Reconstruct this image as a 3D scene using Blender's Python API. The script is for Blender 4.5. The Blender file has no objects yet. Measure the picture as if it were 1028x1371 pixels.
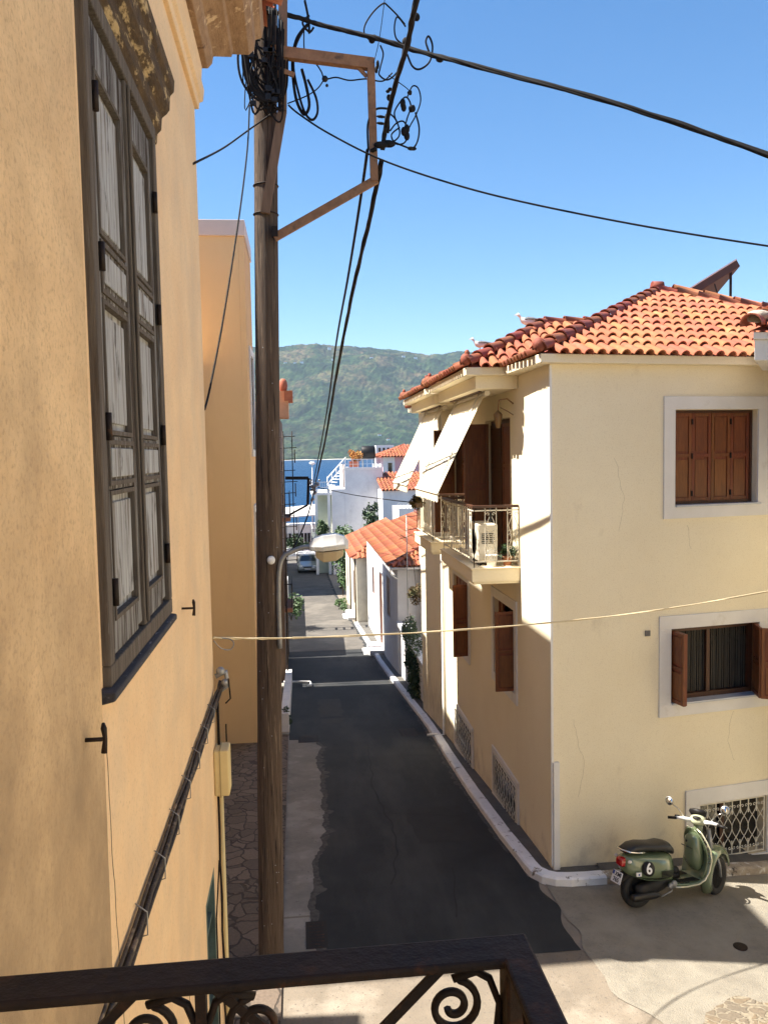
import bpy, bmesh, math, random
from mathutils import Vector, Matrix, noise as mn
R=math.radians
random.seed(7)
sc=bpy.context.scene
# ------------------------------------------------------------------ camera
FPX=1109.0; CXP=514.0; CYP=685.5
yaw=math.atan(114/FPX); pitch=math.atan(76.5/FPX); roll=.0186
CAM=Vector((0,0,6))
fw=Vector((math.sin(yaw)*math.cos(pitch),math.cos(yaw)*math.cos(pitch),-math.sin(pitch)))
r0=Vector((math.cos(yaw),-math.sin(yaw),0)); u0=r0.cross(fw)
RT=r0*math.cos(roll)-u0*math.sin(roll); UP=u0*math.cos(roll)+r0*math.sin(roll)
cd=bpy.data.cameras.new('camera'); co=bpy.data.objects.new('camera',cd); sc.collection.objects.link(co)
cd.sensor_fit='HORIZONTAL'; cd.sensor_width=36; cd.lens=36*FPX/1028; cd.clip_start=.05; cd.clip_end=20000
m=Matrix.Identity(4)
for i in range(3): m[i][0]=RT[i]; m[i][1]=UP[i]; m[i][2]=-fw[i]; m[i][3]=CAM[i]
co.matrix_world=m; sc.camera=co
def ray(px,py): return fw+RT*((px-CXP)/FPX)-UP*((py-CYP)/FPX)
def at(px,py,Y):
    d=ray(px,py); return CAM+d*(Y/d.y)
def atX(px,py,X):
    d=ray(px,py); return CAM+d*(X/d.x)
# ------------------------------------------------------------------ sky, sun, exposure
SUN_EL=55.4; SUN_TRAVEL=Vector((1,-.07,0)).normalized()
w=bpy.data.worlds.new('World'); sc.world=w; w.use_nodes=True
nt=w.node_tree; bg=nt.nodes['Background']
sk=nt.nodes.new('ShaderNodeTexSky'); sk.sky_type='NISHITA'; sk.sun_disc=False
sk.sun_elevation=R(SUN_EL); sk.sun_rotation=math.atan2(-SUN_TRAVEL.x,-SUN_TRAVEL.y)
sk.air_density=1.0; sk.dust_density=.15; sk.ozone_density=3.0; sk.altitude=20
hsn=nt.nodes.new('ShaderNodeHueSaturation'); hsn.inputs['Saturation'].default_value=1.26; nt.links.new(sk.outputs[0],hsn.inputs['Color']); nt.links.new(hsn.outputs[0],bg.inputs[0]); bg.inputs[1].default_value=.066
sd=bpy.data.lights.new('sun','SUN'); sd.energy=5.0; sd.angle=R(.5); sd.color=(1,.93,.82)
so=bpy.data.objects.new('sun',sd); sc.collection.objects.link(so)
dirv=Vector((SUN_TRAVEL.x*math.cos(R(SUN_EL)),SUN_TRAVEL.y*math.cos(R(SUN_EL)),-math.sin(R(SUN_EL))))
so.rotation_euler=dirv.to_track_quat('-Z','Y').to_euler()
sc.view_settings.view_transform='Standard'; sc.view_settings.look='None'; sc.view_settings.exposure=1.65; sc.view_settings.gamma=1
try: sc.view_settings.use_curve_mapping=False
except Exception: pass
sc.render.engine='CYCLES'; sc.cycles.max_bounces=9; sc.cycles.diffuse_bounces=7; sc.cycles.volume_bounces=0
# ------------------------------------------------------------------ helpers
C=sc.collection
def mat(name,c1,c2=None,scale=3,rough=.85,bump=.15,bscale=40,metal=0,stretch=(1,1,1),lo=.35,hi=.65,c3=None,s3=1.2,t3=(.55,.7),st3=(1,1,1),island=0,zst=None,c4=None,s4=8,t4=(.6,.65),st4=(1,1,1),spec=.5,bdist=.02):
    M=bpy.data.materials.new(name); M.use_nodes=True; N=M.node_tree.nodes; L=M.node_tree.links
    b=N['Principled BSDF']; b.inputs['Roughness'].default_value=rough; b.inputs['Metallic'].default_value=metal
    b.inputs['Specular IOR Level'].default_value=spec
    tc=N.new('ShaderNodeTexCoord')
    def nz(s,st,det=8):
        mp=N.new('ShaderNodeMapping'); mp.inputs['Scale'].default_value=st; L.new(tc.outputs['Object'],mp.inputs[0])
        n=N.new('ShaderNodeTexNoise'); n.inputs['Scale'].default_value=s; n.inputs['Detail'].default_value=det; n.inputs['Roughness'].default_value=.65
        L.new(mp.outputs[0],n.inputs['Vector']); return n
    def ramp(src,a,bb,ca,cb):
        r=N.new('ShaderNodeValToRGB'); r.color_ramp.elements[0].position=a; r.color_ramp.elements[1].position=bb
        r.color_ramp.elements[0].color=(*ca,1); r.color_ramp.elements[1].color=(*cb,1); L.new(src,r.inputs[0]); return r
    if c2 is None: c2=tuple(x*.82 for x in c1)
    n=nz(scale,stretch); col=ramp(n.outputs['Fac'],lo,hi,c1,c2).outputs[0]
    for c,s,t,st in ((c3,s3,t3,st3),(c4,s4,t4,st4)):
        if c is None: continue
        fo=nz(s,st).outputs['Fac']
        if zst and c is c3:
            sp=N.new('ShaderNodeSeparateXYZ'); L.new(tc.outputs['Object'],sp.inputs[0]); mq=N.new('ShaderNodeMapRange'); L.new(sp.outputs[2],mq.inputs[0])
            mq.inputs[1].default_value=zst[0]; mq.inputs[2].default_value=zst[1]; mq.inputs[3].default_value=zst[2]; mq.inputs[4].default_value=zst[3]
            ad=N.new('ShaderNodeMath'); ad.operation='ADD'; L.new(fo,ad.inputs[0]); L.new(mq.outputs[0],ad.inputs[1]); fo=ad.outputs[0]
        f=ramp(fo,t[0],t[1],(0,0,0),(1,1,1))
        mx=N.new('ShaderNodeMix'); mx.data_type='RGBA'; L.new(f.outputs[0],mx.inputs[0]); L.new(col,mx.inputs[6]); mx.inputs[7].default_value=(*c,1); col=mx.outputs[2]
    if island:
        g=N.new('ShaderNodeNewGeometry'); mr=N.new('ShaderNodeMapRange'); mr.inputs[3].default_value=1-island; mr.inputs[4].default_value=1+island*.6
        L.new(g.outputs['Random Per Island'],mr.inputs[0])
        h=N.new('ShaderNodeHueSaturation'); L.new(mr.outputs[0],h.inputs['Value']); L.new(col,h.inputs['Color'])
        mh=N.new('ShaderNodeMapRange'); mh.inputs[3].default_value=.488; mh.inputs[4].default_value=.514
        ml=N.new('ShaderNodeMath'); ml.operation='MULTIPLY'; ml.inputs[1].default_value=7.13; fr=N.new('ShaderNodeMath'); fr.operation='FRACT'
        L.new(g.outputs['Random Per Island'],ml.inputs[0]); L.new(ml.outputs[0],fr.inputs[0]); L.new(fr.outputs[0],mh.inputs[0]); L.new(mh.outputs[0],h.inputs['Hue'])
        col=h.outputs[0]
    L.new(col,b.inputs['Base Color'])
    if bump:
        bn=nz(bscale,stretch if stretch!=(1,1,1) else (1,1,1),6); bp=N.new('ShaderNodeBump'); bp.inputs['Strength'].default_value=bump; bp.inputs['Distance'].default_value=bdist
        L.new(bn.outputs['Fac'],bp.inputs['Height']); L.new(bp.outputs[0],b.inputs['Normal'])
    M['base']=1
    return M
def stones(name,c1,c2,cg,scale=4,rough=.8,grout=.04,bump=.5,strength=.5,stretch=(1,1,1)):
    M=bpy.data.materials.new(name); M.use_nodes=True; N=M.node_tree.nodes; L=M.node_tree.links; b=N['Principled BSDF']; b.inputs['Roughness'].default_value=rough
    tc=N.new('ShaderNodeTexCoord'); mp=N.new('ShaderNodeMapping'); mp.inputs['Scale'].default_value=stretch; L.new(tc.outputs['Object'],mp.inputs[0])
    wn=N.new('ShaderNodeTexNoise'); wn.inputs['Scale'].default_value=scale*.8; L.new(mp.outputs[0],wn.inputs[0])
    ad=N.new('ShaderNodeVectorMath'); ad.operation='MULTIPLY_ADD'; ad.inputs[1].default_value=(.25,.25,0); L.new(wn.outputs['Color'],ad.inputs[0]); L.new(mp.outputs[0],ad.inputs[2])
    v=N.new('ShaderNodeTexVoronoi'); v.feature='DISTANCE_TO_EDGE'; v.inputs['Scale'].default_value=scale; L.new(ad.outputs[0],v.inputs['Vector'])
    v2=N.new('ShaderNodeTexVoronoi'); v2.inputs['Scale'].default_value=scale; L.new(ad.outputs[0],v2.inputs['Vector'])
    sp=N.new('ShaderNodeSeparateColor'); L.new(v2.outputs['Color'],sp.inputs[0])
    m1=N.new('ShaderNodeMix'); m1.data_type='RGBA'; m1.inputs[6].default_value=(*c1,1); m1.inputs[7].default_value=(*c2,1); L.new(sp.outputs[0],m1.inputs[0])
    r=N.new('ShaderNodeValToRGB'); r.color_ramp.elements[0].position=grout*.5; r.color_ramp.elements[1].position=grout; L.new(v.outputs['Distance'],r.inputs[0])
    m2=N.new('ShaderNodeMix'); m2.data_type='RGBA'; m2.inputs[6].default_value=(*cg,1); L.new(r.outputs[0],m2.inputs[0]); L.new(m1.outputs[2],m2.inputs[7])
    n=N.new('ShaderNodeTexNoise'); n.inputs['Scale'].default_value=30; n.inputs['Detail'].default_value=8; L.new(tc.outputs['Object'],n.inputs[0])
    m3=N.new('ShaderNodeMix'); m3.data_type='RGBA'; m3.blend_type='MULTIPLY'; m3.inputs[0].default_value=.6; L.new(m2.outputs[2],m3.inputs[6])
    r3=N.new('ShaderNodeValToRGB'); r3.color_ramp.elements[0].position=.3; r3.color_ramp.elements[0].color=(.5,.5,.5,1); r3.color_ramp.elements[1].position=.65; L.new(n.outputs['Fac'],r3.inputs[0]); L.new(r3.outputs[0],m3.inputs[7])
    L.new(m3.outputs[2],b.inputs['Base Color'])
    bp=N.new('ShaderNodeBump'); bp.inputs['Strength'].default_value=strength; bp.inputs['Distance'].default_value=.03; L.new(r.outputs[0],bp.inputs['Height']); L.new(bp.outputs[0],b.inputs['Normal'])
    return M
class MB:
    def __init__(s,M=None): s.v=[]; s.f=[]; s.M=M; s.sm=[]
    def p(s,pt):
        pt=Vector(pt); s.v.append(s.M@pt if s.M else pt); return len(s.v)-1
    def face(s,idx,sm=False): s.f.append(tuple(idx)); s.sm.append(sm)
    def quad(s,*pts): s.face([s.p(q) for q in pts])
    poly=quad
    def box(s,x0,x1,y0,y1,z0,z1):
        i=[s.p(q) for q in ((x0,y0,z0),(x1,y0,z0),(x1,y1,z0),(x0,y1,z0),(x0,y0,z1),(x1,y0,z1),(x1,y1,z1),(x0,y1,z1))]
        for f in ((0,3,2,1),(4,5,6,7),(0,1,5,4),(1,2,6,5),(2,3,7,6),(3,0,4,7)): s.face([i[k] for k in f])
    def prism(s,pts,vec):
        vec=Vector(vec); a=[s.p(q) for q in pts]; b=[s.p(Vector(q)+vec) for q in pts]; n=len(pts)
        s.face(a[::-1]); s.face(b)
        for k in range(n): s.face((a[k],a[(k+1)%n],b[(k+1)%n],b[k]))
    def beam(s,a,b,w,h,up=(0,0,1)):
        a=Vector(a);b=Vector(b);d=(b-a).normalized();up=Vector(up)
        if abs(d.dot(up))>.98: up=Vector((0,1,0))
        r=d.cross(up).normalized()*w/2;u=r.cross(d).normalized()*h/2
        s.prism([a-r-u,a+r-u,a+r+u,a-r+u],b-a)
    def tube(s,pts,r,n=8,closed=False,caps=True):
        pts=[Vector(q) for q in pts]; m=len(pts); rs=r if isinstance(r,(list,tuple)) else [r]*m
        prev=None; rings=[]
        for k in range(m):
            if closed: t=pts[(k+1)%m]-pts[k-1]
            else: t=pts[min(k+1,m-1)]-pts[max(k-1,0)]
            if t.length<1e-9: t=Vector((0,0,1))
            t.normalize()
            if prev is None:
                a=Vector((0,0,1)) if abs(t.z)<.9 else Vector((1,0,0)); nrm=t.cross(a).normalized()
            else:
                nrm=prev-t*prev.dot(t)
                nrm=nrm.normalized() if nrm.length>1e-6 else t.orthogonal().normalized()
            prev=nrm; bn=t.cross(nrm)
            rings.append([s.p(pts[k]+(nrm*math.cos(2*math.pi*j/n)+bn*math.sin(2*math.pi*j/n))*rs[k]) for j in range(n)])
        for k in range(m if closed else m-1):
            a=rings[k];b=rings[(k+1)%m]
            for j in range(n): s.face((a[j],a[(j+1)%n],b[(j+1)%n],b[j]),n>4)
        if caps and not closed: s.face(rings[0][::-1]); s.face(rings[-1])
    def loft(s,rings,caps=True,closed=True,sm=True):
        R_=[[s.p(q) for q in r] for r in rings]; n=len(R_[0])
        for k in range(len(R_)-1):
            a=R_[k];b=R_[k+1]
            for j in range(n if closed else n-1): s.face((a[j],a[(j+1)%n],b[(j+1)%n],b[j]),sm)
        if caps and closed: s.face(R_[0][::-1],sm); s.face(R_[-1],sm)
    def lathe(s,prof,c,ax='z',n=24):
        c=Vector(c); rings=[]
        for (r,h) in prof:
            ring=[]
            for j in range(n):
                a=2*math.pi*j/n; x,y=r*math.cos(a),r*math.sin(a)
                ring.append(c+(Vector((x,y,h)) if ax=='z' else Vector((x,h,y)) if ax=='y' else Vector((h,x,y))))
            rings.append(ring)
        s.loft(rings)
    def sphere(s,c,r,n=12,m=8):
        rx,ry,rz=(r,r,r) if not isinstance(r,(tuple,list)) else r
        c=Vector(c); rings=[]
        for k in range(1,m):
            t=math.pi*k/m-math.pi/2
            rings.append([c+Vector((rx*math.cos(t)*math.cos(2*math.pi*j/n),ry*math.cos(t)*math.sin(2*math.pi*j/n),rz*math.sin(t))) for j in range(n)])
        s.loft(rings)
    def build(s,name,m,parent=None,bevel=0,seg=2,recalc=True,**k):
        off=Vector((0,0,0))
        q=parent
        while q is not None:
            off=off+q.location; q=q.parent
        me=bpy.data.meshes.new(name); me.from_pydata([v-off for v in s.v],[],s.f)
        me.polygons.foreach_set('use_smooth',s.sm); 
        if recalc:
            b=bmesh.new(); b.from_mesh(me); bmesh.ops.recalc_face_normals(b,faces=b.faces); b.to_mesh(me); b.free()
        me.materials.append(m); me.update()
        o=bpy.data.objects.new(name,me); C.objects.link(o); o.parent=parent
        if bevel:
            bv=o.modifiers.new('bevel','BEVEL'); bv.width=bevel; bv.segments=seg; bv.limit_method='ANGLE'; bv.angle_limit=R(40)
        for a,b_ in k.items(): o[a]=b_
        return o
def thing(name,label,cat,loc,group=None):
    o=bpy.data.objects.new(name,None); C.objects.link(o); o.location=loc; o.empty_display_size=.2
    o['label']=label; o['category']=cat
    if group: o['group']=group
    return o
def bx(name,m,parent,*b,M=None,bevel=0,**k):
    q=MB(M); q.box(*b); return q.build(name,m,parent,bevel,**k)
def text(parent,s,size,M,m,name='lettering',off=.002,align='CENTER'):
    cu=bpy.data.curves.new('t','FONT'); cu.body=s; cu.size=size; cu.align_x=align; cu.align_y='CENTER'; cu.extrude=off; cu.offset=size*.02
    o=bpy.data.objects.new('t',cu); C.objects.link(o); bpy.context.view_layer.update()
    me=bpy.data.meshes.new_from_object(o.evaluated_get(bpy.context.evaluated_depsgraph_get())); bpy.data.objects.remove(o)
    off_=Vector((0,0,0)); q=parent
    while q is not None: off_=off_+q.location; q=q.parent
    me.transform(Matrix.Translation(-off_)@M); me.materials.clear(); me.materials.append(m)
    o=bpy.data.objects.new(name,me); C.objects.link(o); o.parent=parent; return o
def frame(o,ex,ey,ez=(0,0,1)):
    M=Matrix.Identity(4)
    for k,e in enumerate((ex,ey,ez,o)):
        for i in range(3): M[i][k]=e[i]
    return M
def panel(mb,x0,x1,z0,z1,holes,d=.2):
    xs=sorted({x0,x1,*[h[0] for h in holes],*[h[1] for h in holes]}); zs_=sorted({z0,z1,*[h[2] for h in holes],*[h[3] for h in holes]})
    for a,b in zip(xs,xs[1:]):
        for c,e in zip(zs_,zs_[1:]):
            if any(h[0]<=a and b<=h[1] and h[2]<=c and e<=h[3] for h in holes): continue
            mb.quad((a,0,c),(b,0,c),(b,0,e),(a,0,e))
    for h in holes:
        a,b,c,e=h[:4]
        mb.quad((a,0,c),(a,d,c),(a,d,e),(a,0,e)); mb.quad((b,0,c),(b,d,c),(b,d,e),(b,0,e))
        mb.quad((a,0,c),(b,0,c),(b,d,c),(a,d,c)); mb.quad((a,0,e),(b,0,e),(b,d,e),(a,d,e))
def ringframe(mb,x0,x1,z0,z1,w,y0,y1):
    mb.box(x0,x1,y0,y1,z0,z0+w); mb.box(x0,x1,y0,y1,z1-w,z1); mb.box(x0,x0+w,y0,y1,z0+w,z1-w); mb.box(x1-w,x1,y0,y1,z0+w,z1-w)
def leafpanel(mb,x0,x1,z0,z1,y,t=.035,cols=1,rows=(.5,),st=.055):
    """a panelled shutter leaf, front face at y, thickness t going inwards"""
    mb.box(x0,x1,y+.020,y+t+.004,z0,z1)
    cw=(x1-x0)/cols
    zc=[0]+list(rows)+[1]
    for k in range(cols):
        a=x0+k*cw; b=a+cw
        mb.box(a+.002,a+st,y,y+.0195,z0,z1); mb.box(b-st,b-.002,y,y+.0195,z0,z1)
        for r in range(len(zc)):
            zz=z0+(z1-z0)*zc[r]; 
            lo=zz if r==0 else zz-st/2 if r<len(zc)-1 else zz-st
            mb.box(a+st,b-st,y+.001,y+.0195,lo,lo+st)
        for r in range(len(zc)-1):
            za=z0+(z1-z0)*zc[r]+st*1.3; zb=z0+(z1-z0)*zc[r+1]-st*1.3
            if zb>za+.02 and b-a-2*st>.05: mb.box(a+st+.016,b-st-.016,y+.008,y+.0195,za,zb)
def leaves(mb,c,rad,n,size,shell=.5,seed=0):
    rg=random.Random(seed)
    for _ in range(n):
        while True:
            q=Vector((rg.uniform(-1,1),rg.uniform(-1,1),rg.uniform(-1,1)))
            if shell<q.length<=1: break
        lump=1+.28*mn.noise(q*2.3+Vector((seed,0,0)))
        q=Vector((q.x*rad[0],q.y*rad[1],q.z*rad[2]))*lump+Vector(c)
        a=Vector((rg.gauss(0,1),rg.gauss(0,1),rg.gauss(0,1))).normalized(); b=a.orthogonal().normalized()
        s=size*rg.uniform(.6,1.3)
        mb.quad(q-a*s,q+b*s*.45,q+a*s,q-b*s*.45)
def clumps(mb,c,rad,k,n,size,seed=0,cr=.4):
    rg=random.Random(seed)
    for i in range(k):
        while True:
            q=Vector((rg.uniform(-1,1),rg.uniform(-1,1),rg.uniform(-1,1)))
            if q.length<=1: break
        cc=Vector(c)+Vector((q.x*rad[0],q.y*rad[1],q.z*rad[2]))*.8
        r=cr*rg.uniform(.5,1.1)
        leaves(mb,cc,(rad[0]*r+.02,rad[1]*r+.02,rad[2]*r+.02),n,size,.2,seed*31+i)
# ------------------------------------------------------------------ materials
ochre=mat('ochre plaster',(.80,.58,.34),(.73,.50,.28),scale=1.6,bump=.35,bscale=55,c3=(.60,.455,.30),s3=2.2,t3=(.42,.86),st3=(1,1,.8),c4=(.42,.31,.20),s4=45,t4=(.54,.82))
ochre_dirty=mat('stained ochre plaster',(.74,.53,.295),(.62,.42,.22),scale=2.2,bump=.5,bscale=55,lo=.34,hi=.66,c3=(.25,.175,.10),s3=1.6,t3=(.38,.90),st3=(1,1,.8),zst=(4.3,6.2,.27,-.05),c4=(.30,.20,.11),s4=60,t4=(.50,.85))
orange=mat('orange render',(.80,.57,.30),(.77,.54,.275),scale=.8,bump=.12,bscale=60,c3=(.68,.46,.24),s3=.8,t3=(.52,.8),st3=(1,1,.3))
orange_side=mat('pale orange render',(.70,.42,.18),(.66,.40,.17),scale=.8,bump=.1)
cream=mat('cream render',(.83,.745,.55),(.79,.70,.505),scale=.9,bump=.2,bscale=70,c3=(.56,.48,.35),s3=3.5,t3=(.56,.86),st3=(1,1,.7),zst=(-.7,.6,.27,-.06),c4=(.64,.54,.37),s4=60,t4=(.52,.80))
trim=mat('white trim paint',(.74,.72,.69),(.68,.66,.62),scale=2,bump=.1,c3=(.52,.47,.40),s3=2.2,t3=(.6,.8))
white=mat('whitewash',(.76,.75,.74),(.66,.65,.65),scale=1.2,bump=.25,bscale=30,c3=(.50,.48,.46),s3=1.5,t3=(.56,.8),st3=(1,1,.4))
whitecl=mat('white paint',(.80,.79,.77),(.74,.73,.70),scale=2,bump=.08)
kerbw=mat('chipped white kerb paint',(.84,.84,.85),(.74,.74,.74),scale=4,bump=.4,bscale=25,c3=(.20,.18,.16),s3=7,t3=(.60,.66))
stonek=mat('bare kerb stone',(.42,.36,.28),(.26,.21,.16),scale=6,bump=.7,bscale=18,c3=(.62,.60,.56),s3=5,t3=(.52,.6),c4=(.06,.05,.04),s4=9,t4=(.6,.68))
tile=mat('terracotta tile',(.37,.115,.048),(.31,.090,.038),scale=5,rough=.75,bump=.25,bscale=40,island=.17,c3=(.42,.175,.085),s3=3,t3=(.52,.78),c4=(.13,.08,.05),s4=9,t4=(.60,.74))
tile_flat=mat('flat orange tile',(.38,.125,.052),(.33,.10,.042),scale=3,rough=.7,bump=.2,island=.12)
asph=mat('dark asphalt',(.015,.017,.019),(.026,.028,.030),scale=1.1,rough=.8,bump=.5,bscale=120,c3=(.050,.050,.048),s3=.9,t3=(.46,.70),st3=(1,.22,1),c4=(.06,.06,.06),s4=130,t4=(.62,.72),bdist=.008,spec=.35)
old_asph=mat('worn tan concrete road',(.20,.165,.125),(.155,.13,.10),scale=2,bump=.5,bscale=70,c3=(.28,.24,.19),s3=.9,t3=(.52,.66),c4=(.10,.085,.07),s4=30,t4=(.58,.66))
conc=mat('pale rough concrete',(.265,.238,.19),(.20,.18,.145),scale=3.5,bump=.9,bscale=60,c3=(.17,.155,.135),s3=26,t3=(.54,.70),c4=(.29,.265,.215),s4=1.3,t4=(.45,.7),bdist=.02)
concp=mat('grey concrete strip',(.24,.225,.20),(.17,.16,.145),scale=3,bump=.6,bscale=50,c3=(.30,.28,.25),s3=1.5,t3=(.5,.62),c4=(.08,.075,.07),s4=14,t4=(.62,.7))
sidec=mat('dark cement pavement',(.085,.080,.072),(.13,.12,.105),scale=3,bump=.5,bscale=45)
paving=stones('crazy paving',(.12,.09,.066),(.20,.15,.115),(.055,.042,.033),scale=4.2,grout=.06,stretch=(1,.8,1))
cobble=stones('mortared rubble',(.20,.15,.095),(.15,.125,.095),(.24,.205,.15),scale=8,grout=.12,stretch=(.7,1.3,1))
groundm=mat('dusty ground',(.25,.21,.165),(.18,.155,.125),scale=1.5,bump=.5,bscale=30)
brown=mat('varnished brown wood',(.215,.062,.018),(.13,.036,.011),scale=7,rough=.5,bump=.2,bscale=30,stretch=(5,5,.5),c3=(.07,.02,.008),s3=5,t3=(.58,.8),st3=(4,4,.5),island=.12)
browndk=mat('dark brown frame wood',(.075,.026,.011),(.05,.018,.008),scale=8,rough=.5,bump=.15,stretch=(4,4,.5))
oldgrey=mat('weathered grey paint',(.36,.36,.35),(.20,.19,.18),scale=4,rough=.9,bump=.8,bscale=30,stretch=(9,9,.5),c3=(.055,.038,.026),s3=4,t3=(.44,.56),st3=(8,8,.45),c4=(.025,.018,.013),s4=9,t4=(.56,.66),st4=(4,4,.35))
oldpanel=mat('peeling pale paint',(.46,.48,.49),(.28,.28,.28),scale=3,rough=.9,bump=.6,bscale=26,stretch=(9,9,.6),c3=(.13,.095,.07),s3=3,t3=(.50,.66),st3=(9,9,.7),c4=(.05,.035,.025),s4=4,t4=(.56,.66),st4=(3,3,.8))
olddark=mat('bare weathered wood',(.075,.058,.045),(.15,.125,.10),scale=6,rough=.95,bump=.7,bscale=25,stretch=(9,9,.5),c3=(.20,.19,.18),s3=6,t3=(.60,.68),st3=(7,7,.5))
hoodm=mat('weathered hood timber',(.10,.060,.022),(.045,.027,.012),scale=7,rough=.95,bump=.8,bscale=22,stretch=(3,1,3),c3=(.46,.34,.17),s3=8,t3=(.54,.62),st3=(2.5,.8,2.5),c4=(.025,.018,.012),s4=11,t4=(.60,.68))
sillm=mat('faded blue sill',(.050,.050,.062),(.028,.027,.032),scale=7,rough=.85,bump=.6,bscale=30,stretch=(6,1,6),c3=(.25,.25,.27),s3=10,t3=(.60,.68),st3=(4,1,4))
cornm=mat('cornice timber',(.36,.23,.13),(.23,.135,.07),scale=5,rough=.85,bump=.5,bscale=25,stretch=(3,1,3),c3=(.12,.06,.03),s3=6,t3=(.60,.68),c4=(.60,.44,.27),s4=8,t4=(.6,.66))
polem=mat('old pole timber',(.125,.085,.058),(.070,.045,.030),scale=6,rough=.95,bump=.9,bscale=20,stretch=(6,6,.28),c3=(.022,.014,.010),s3=7,t3=(.56,.64),st3=(5,5,.22),c4=(.21,.15,.10),s4=6,t4=(.58,.66),st4=(5,5,.25))
rust=mat('rusty painted steel',(.30,.155,.075),(.20,.10,.05),scale=8,rough=.8,bump=.3,c3=(.10,.055,.035),s3=6,t3=(.55,.66))
iron=mat('dark rusty iron',(.014,.009,.007),(.028,.016,.010),scale=14,rough=.6,bump=.25,bscale=60,c3=(.075,.028,.011),s3=16,t3=(.56,.68),spec=.25)
blackc=mat('black cable',(.010,.009,.009),(.016,.014,.013),scale=9,rough=.75,bump=0,spec=.15)
ropec=mat('cream cord',(.62,.52,.33),(.55,.45,.28),scale=40,rough=.8,bump=.1)
galv=mat('dull galvanised steel',(.34,.34,.33),(.24,.24,.24),scale=8,rough=.5,metal=.5,bump=.1)
whitei=mat('cream white iron',(.72,.68,.58),(.62,.58,.48),scale=12,rough=.6,bump=.1)
glass=mat('dark window glass',(.018,.017,.016),(.03,.028,.025),scale=2,rough=.12,bump=0,spec=.8)
curtain=mat('grey brown curtain',(.055,.048,.038),(.03,.026,.02),scale=10,rough=.9,bump=.3,stretch=(6,6,.3))
marble=mat('blue grey marble',(.42,.44,.48),(.55,.56,.58),scale=6,rough=.5,bump=.05)
plastic=mat('yellowed plastic',(.66,.53,.26),(.60,.47,.22),scale=3,rough=.5,bump=.03)
acm=mat('cream appliance plastic',(.70,.65,.54),(.64,.59,.48),scale=4,rough=.5,bump=.03)
awnm=mat('cream striped canvas',(.78,.72,.55),(.70,.64,.48),scale=3,rough=.9,bump=.15,bscale=60,stretch=(1,12,1))
beak=mat('beak yellow',(.6,.35,.05),rough=.6,bump=0)
foliage=mat('leaf green',(.055,.115,.022),(.028,.065,.014),scale=3,rough=.6,bump=0,island=.45)
foliage2=mat('dark leaf green',(.022,.045,.014),(.035,.075,.02),scale=3,rough=.6,bump=0,island=.45)
barkm=mat('bark',(.10,.07,.045),bump=.5)
rubber=mat('tyre rubber',(.014,.014,.014),(.022,.021,.02),scale=30,rough=.8,bump=.2)
green=mat('scooter green paint',(.15,.19,.105),(.14,.18,.10),scale=2,rough=.24,bump=0,spec=.6); green.node_tree.nodes['Principled BSDF'].inputs['Coat Weight'].default_value=.7
blackp=mat('black plastic',(.013,.012,.012),rough=.5,bump=.05,spec=.3)
seatm=mat('black vinyl',(.014,.013,.013),(.018,.017,.017),scale=20,rough=.42,bump=.15,bscale=90)
chrome=mat('chrome',(.75,.74,.70),(.7,.69,.66),rough=.16,metal=1,bump=0)
redl=mat('red lens',(.42,.01,.012),(.36,.008,.01),rough=.12,bump=0,spec=.8)
silver=mat('silver car paint',(.42,.45,.47),(.40,.43,.45),rough=.25,metal=.5,bump=0)
hazel=mat('blue mark',(.03,.07,.30),rough=.4,bump=0)
pink=mat('pink render',(.66,.40,.44),(.60,.36,.40),bump=.05)
darkint=mat('dark interior',(.02,.018,.016),bump=0)
galvw=mat('lamp housing',(.70,.70,.68),(.62,.62,.60),rough=.5,bump=.02)
lampun=mat('lamp underside',(.50,.40,.24),(.42,.33,.2),rough=.4,bump=.05)
# ------------------------------------------------------------------ terrain profile
PY=[-40,0,10.5,11.15,12.7,16.5,19.2,21.7,23.3,30,34.7,50,66,95,105]
PZ=[.1,0,0,-.03,-.17,-.62,-.94,-1.27,-1.5,-2.3,-2.8,-3.5,-4.0,-4.6,-5.8]
def zs(y):
    for k in range(len(PY)-1):
        if y<=PY[k+1]: return PZ[k]+(PZ[k+1]-PZ[k])*max(0,(y-PY[k])/(PY[k+1]-PY[k]))
    return PZ[-1]
def G(x,y):
    z=zs(y)
    if x>3.6 and y<14: z-=.09*min(x-3.6,4)*min(1,max(0,(14-y)/2))
    return z
def sheet(name,m,xl,xr,ys,dz,nx=1,**k):
    mb=MB(); rows=[]
    for y in ys:
        a=xl(y) if callable(xl) else xl; b=xr(y) if callable(xr) else xr
        rows.append([mb.p((a+(b-a)*i/nx,y,G(a+(b-a)*i/nx,y)+dz)) for i in range(nx+1)])
    for r,q in zip(rows,rows[1:]):
        for i in range(nx): mb.face((r[i],r[i+1],q[i+1],q[i]))
    return mb.build(name,m,recalc=False,**k)
def fr(a,b,s):
    n=int(round((b-a)/s)); return [a+(b-a)*i/n for i in range(n+1)]
ys=sorted(set(fr(-40,8,4)+fr(8,26,.25)+fr(26,105,1)))
xsG=[-220,-120,-60,-30,-15,-8,-4,-2,-1,0,1,2,3,3.6]+[3.6+.25*i for i in range(1,17)]+[10,15,30,60,120,220]
mb=MB(); rows=[[mb.p((x,y,G(x,y))) for x in xsG] for y in ys]
for r,q in zip(rows,rows[1:]):
    for i in range(len(xsG)-1): mb.face((r[i],r[i+1],q[i+1],q[i]))
mb.build('ground',groundm,recalc=False,kind='structure')
def jit(y,s,a,o=0): return a*mn.noise(Vector((o,y*s,0)))
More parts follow.
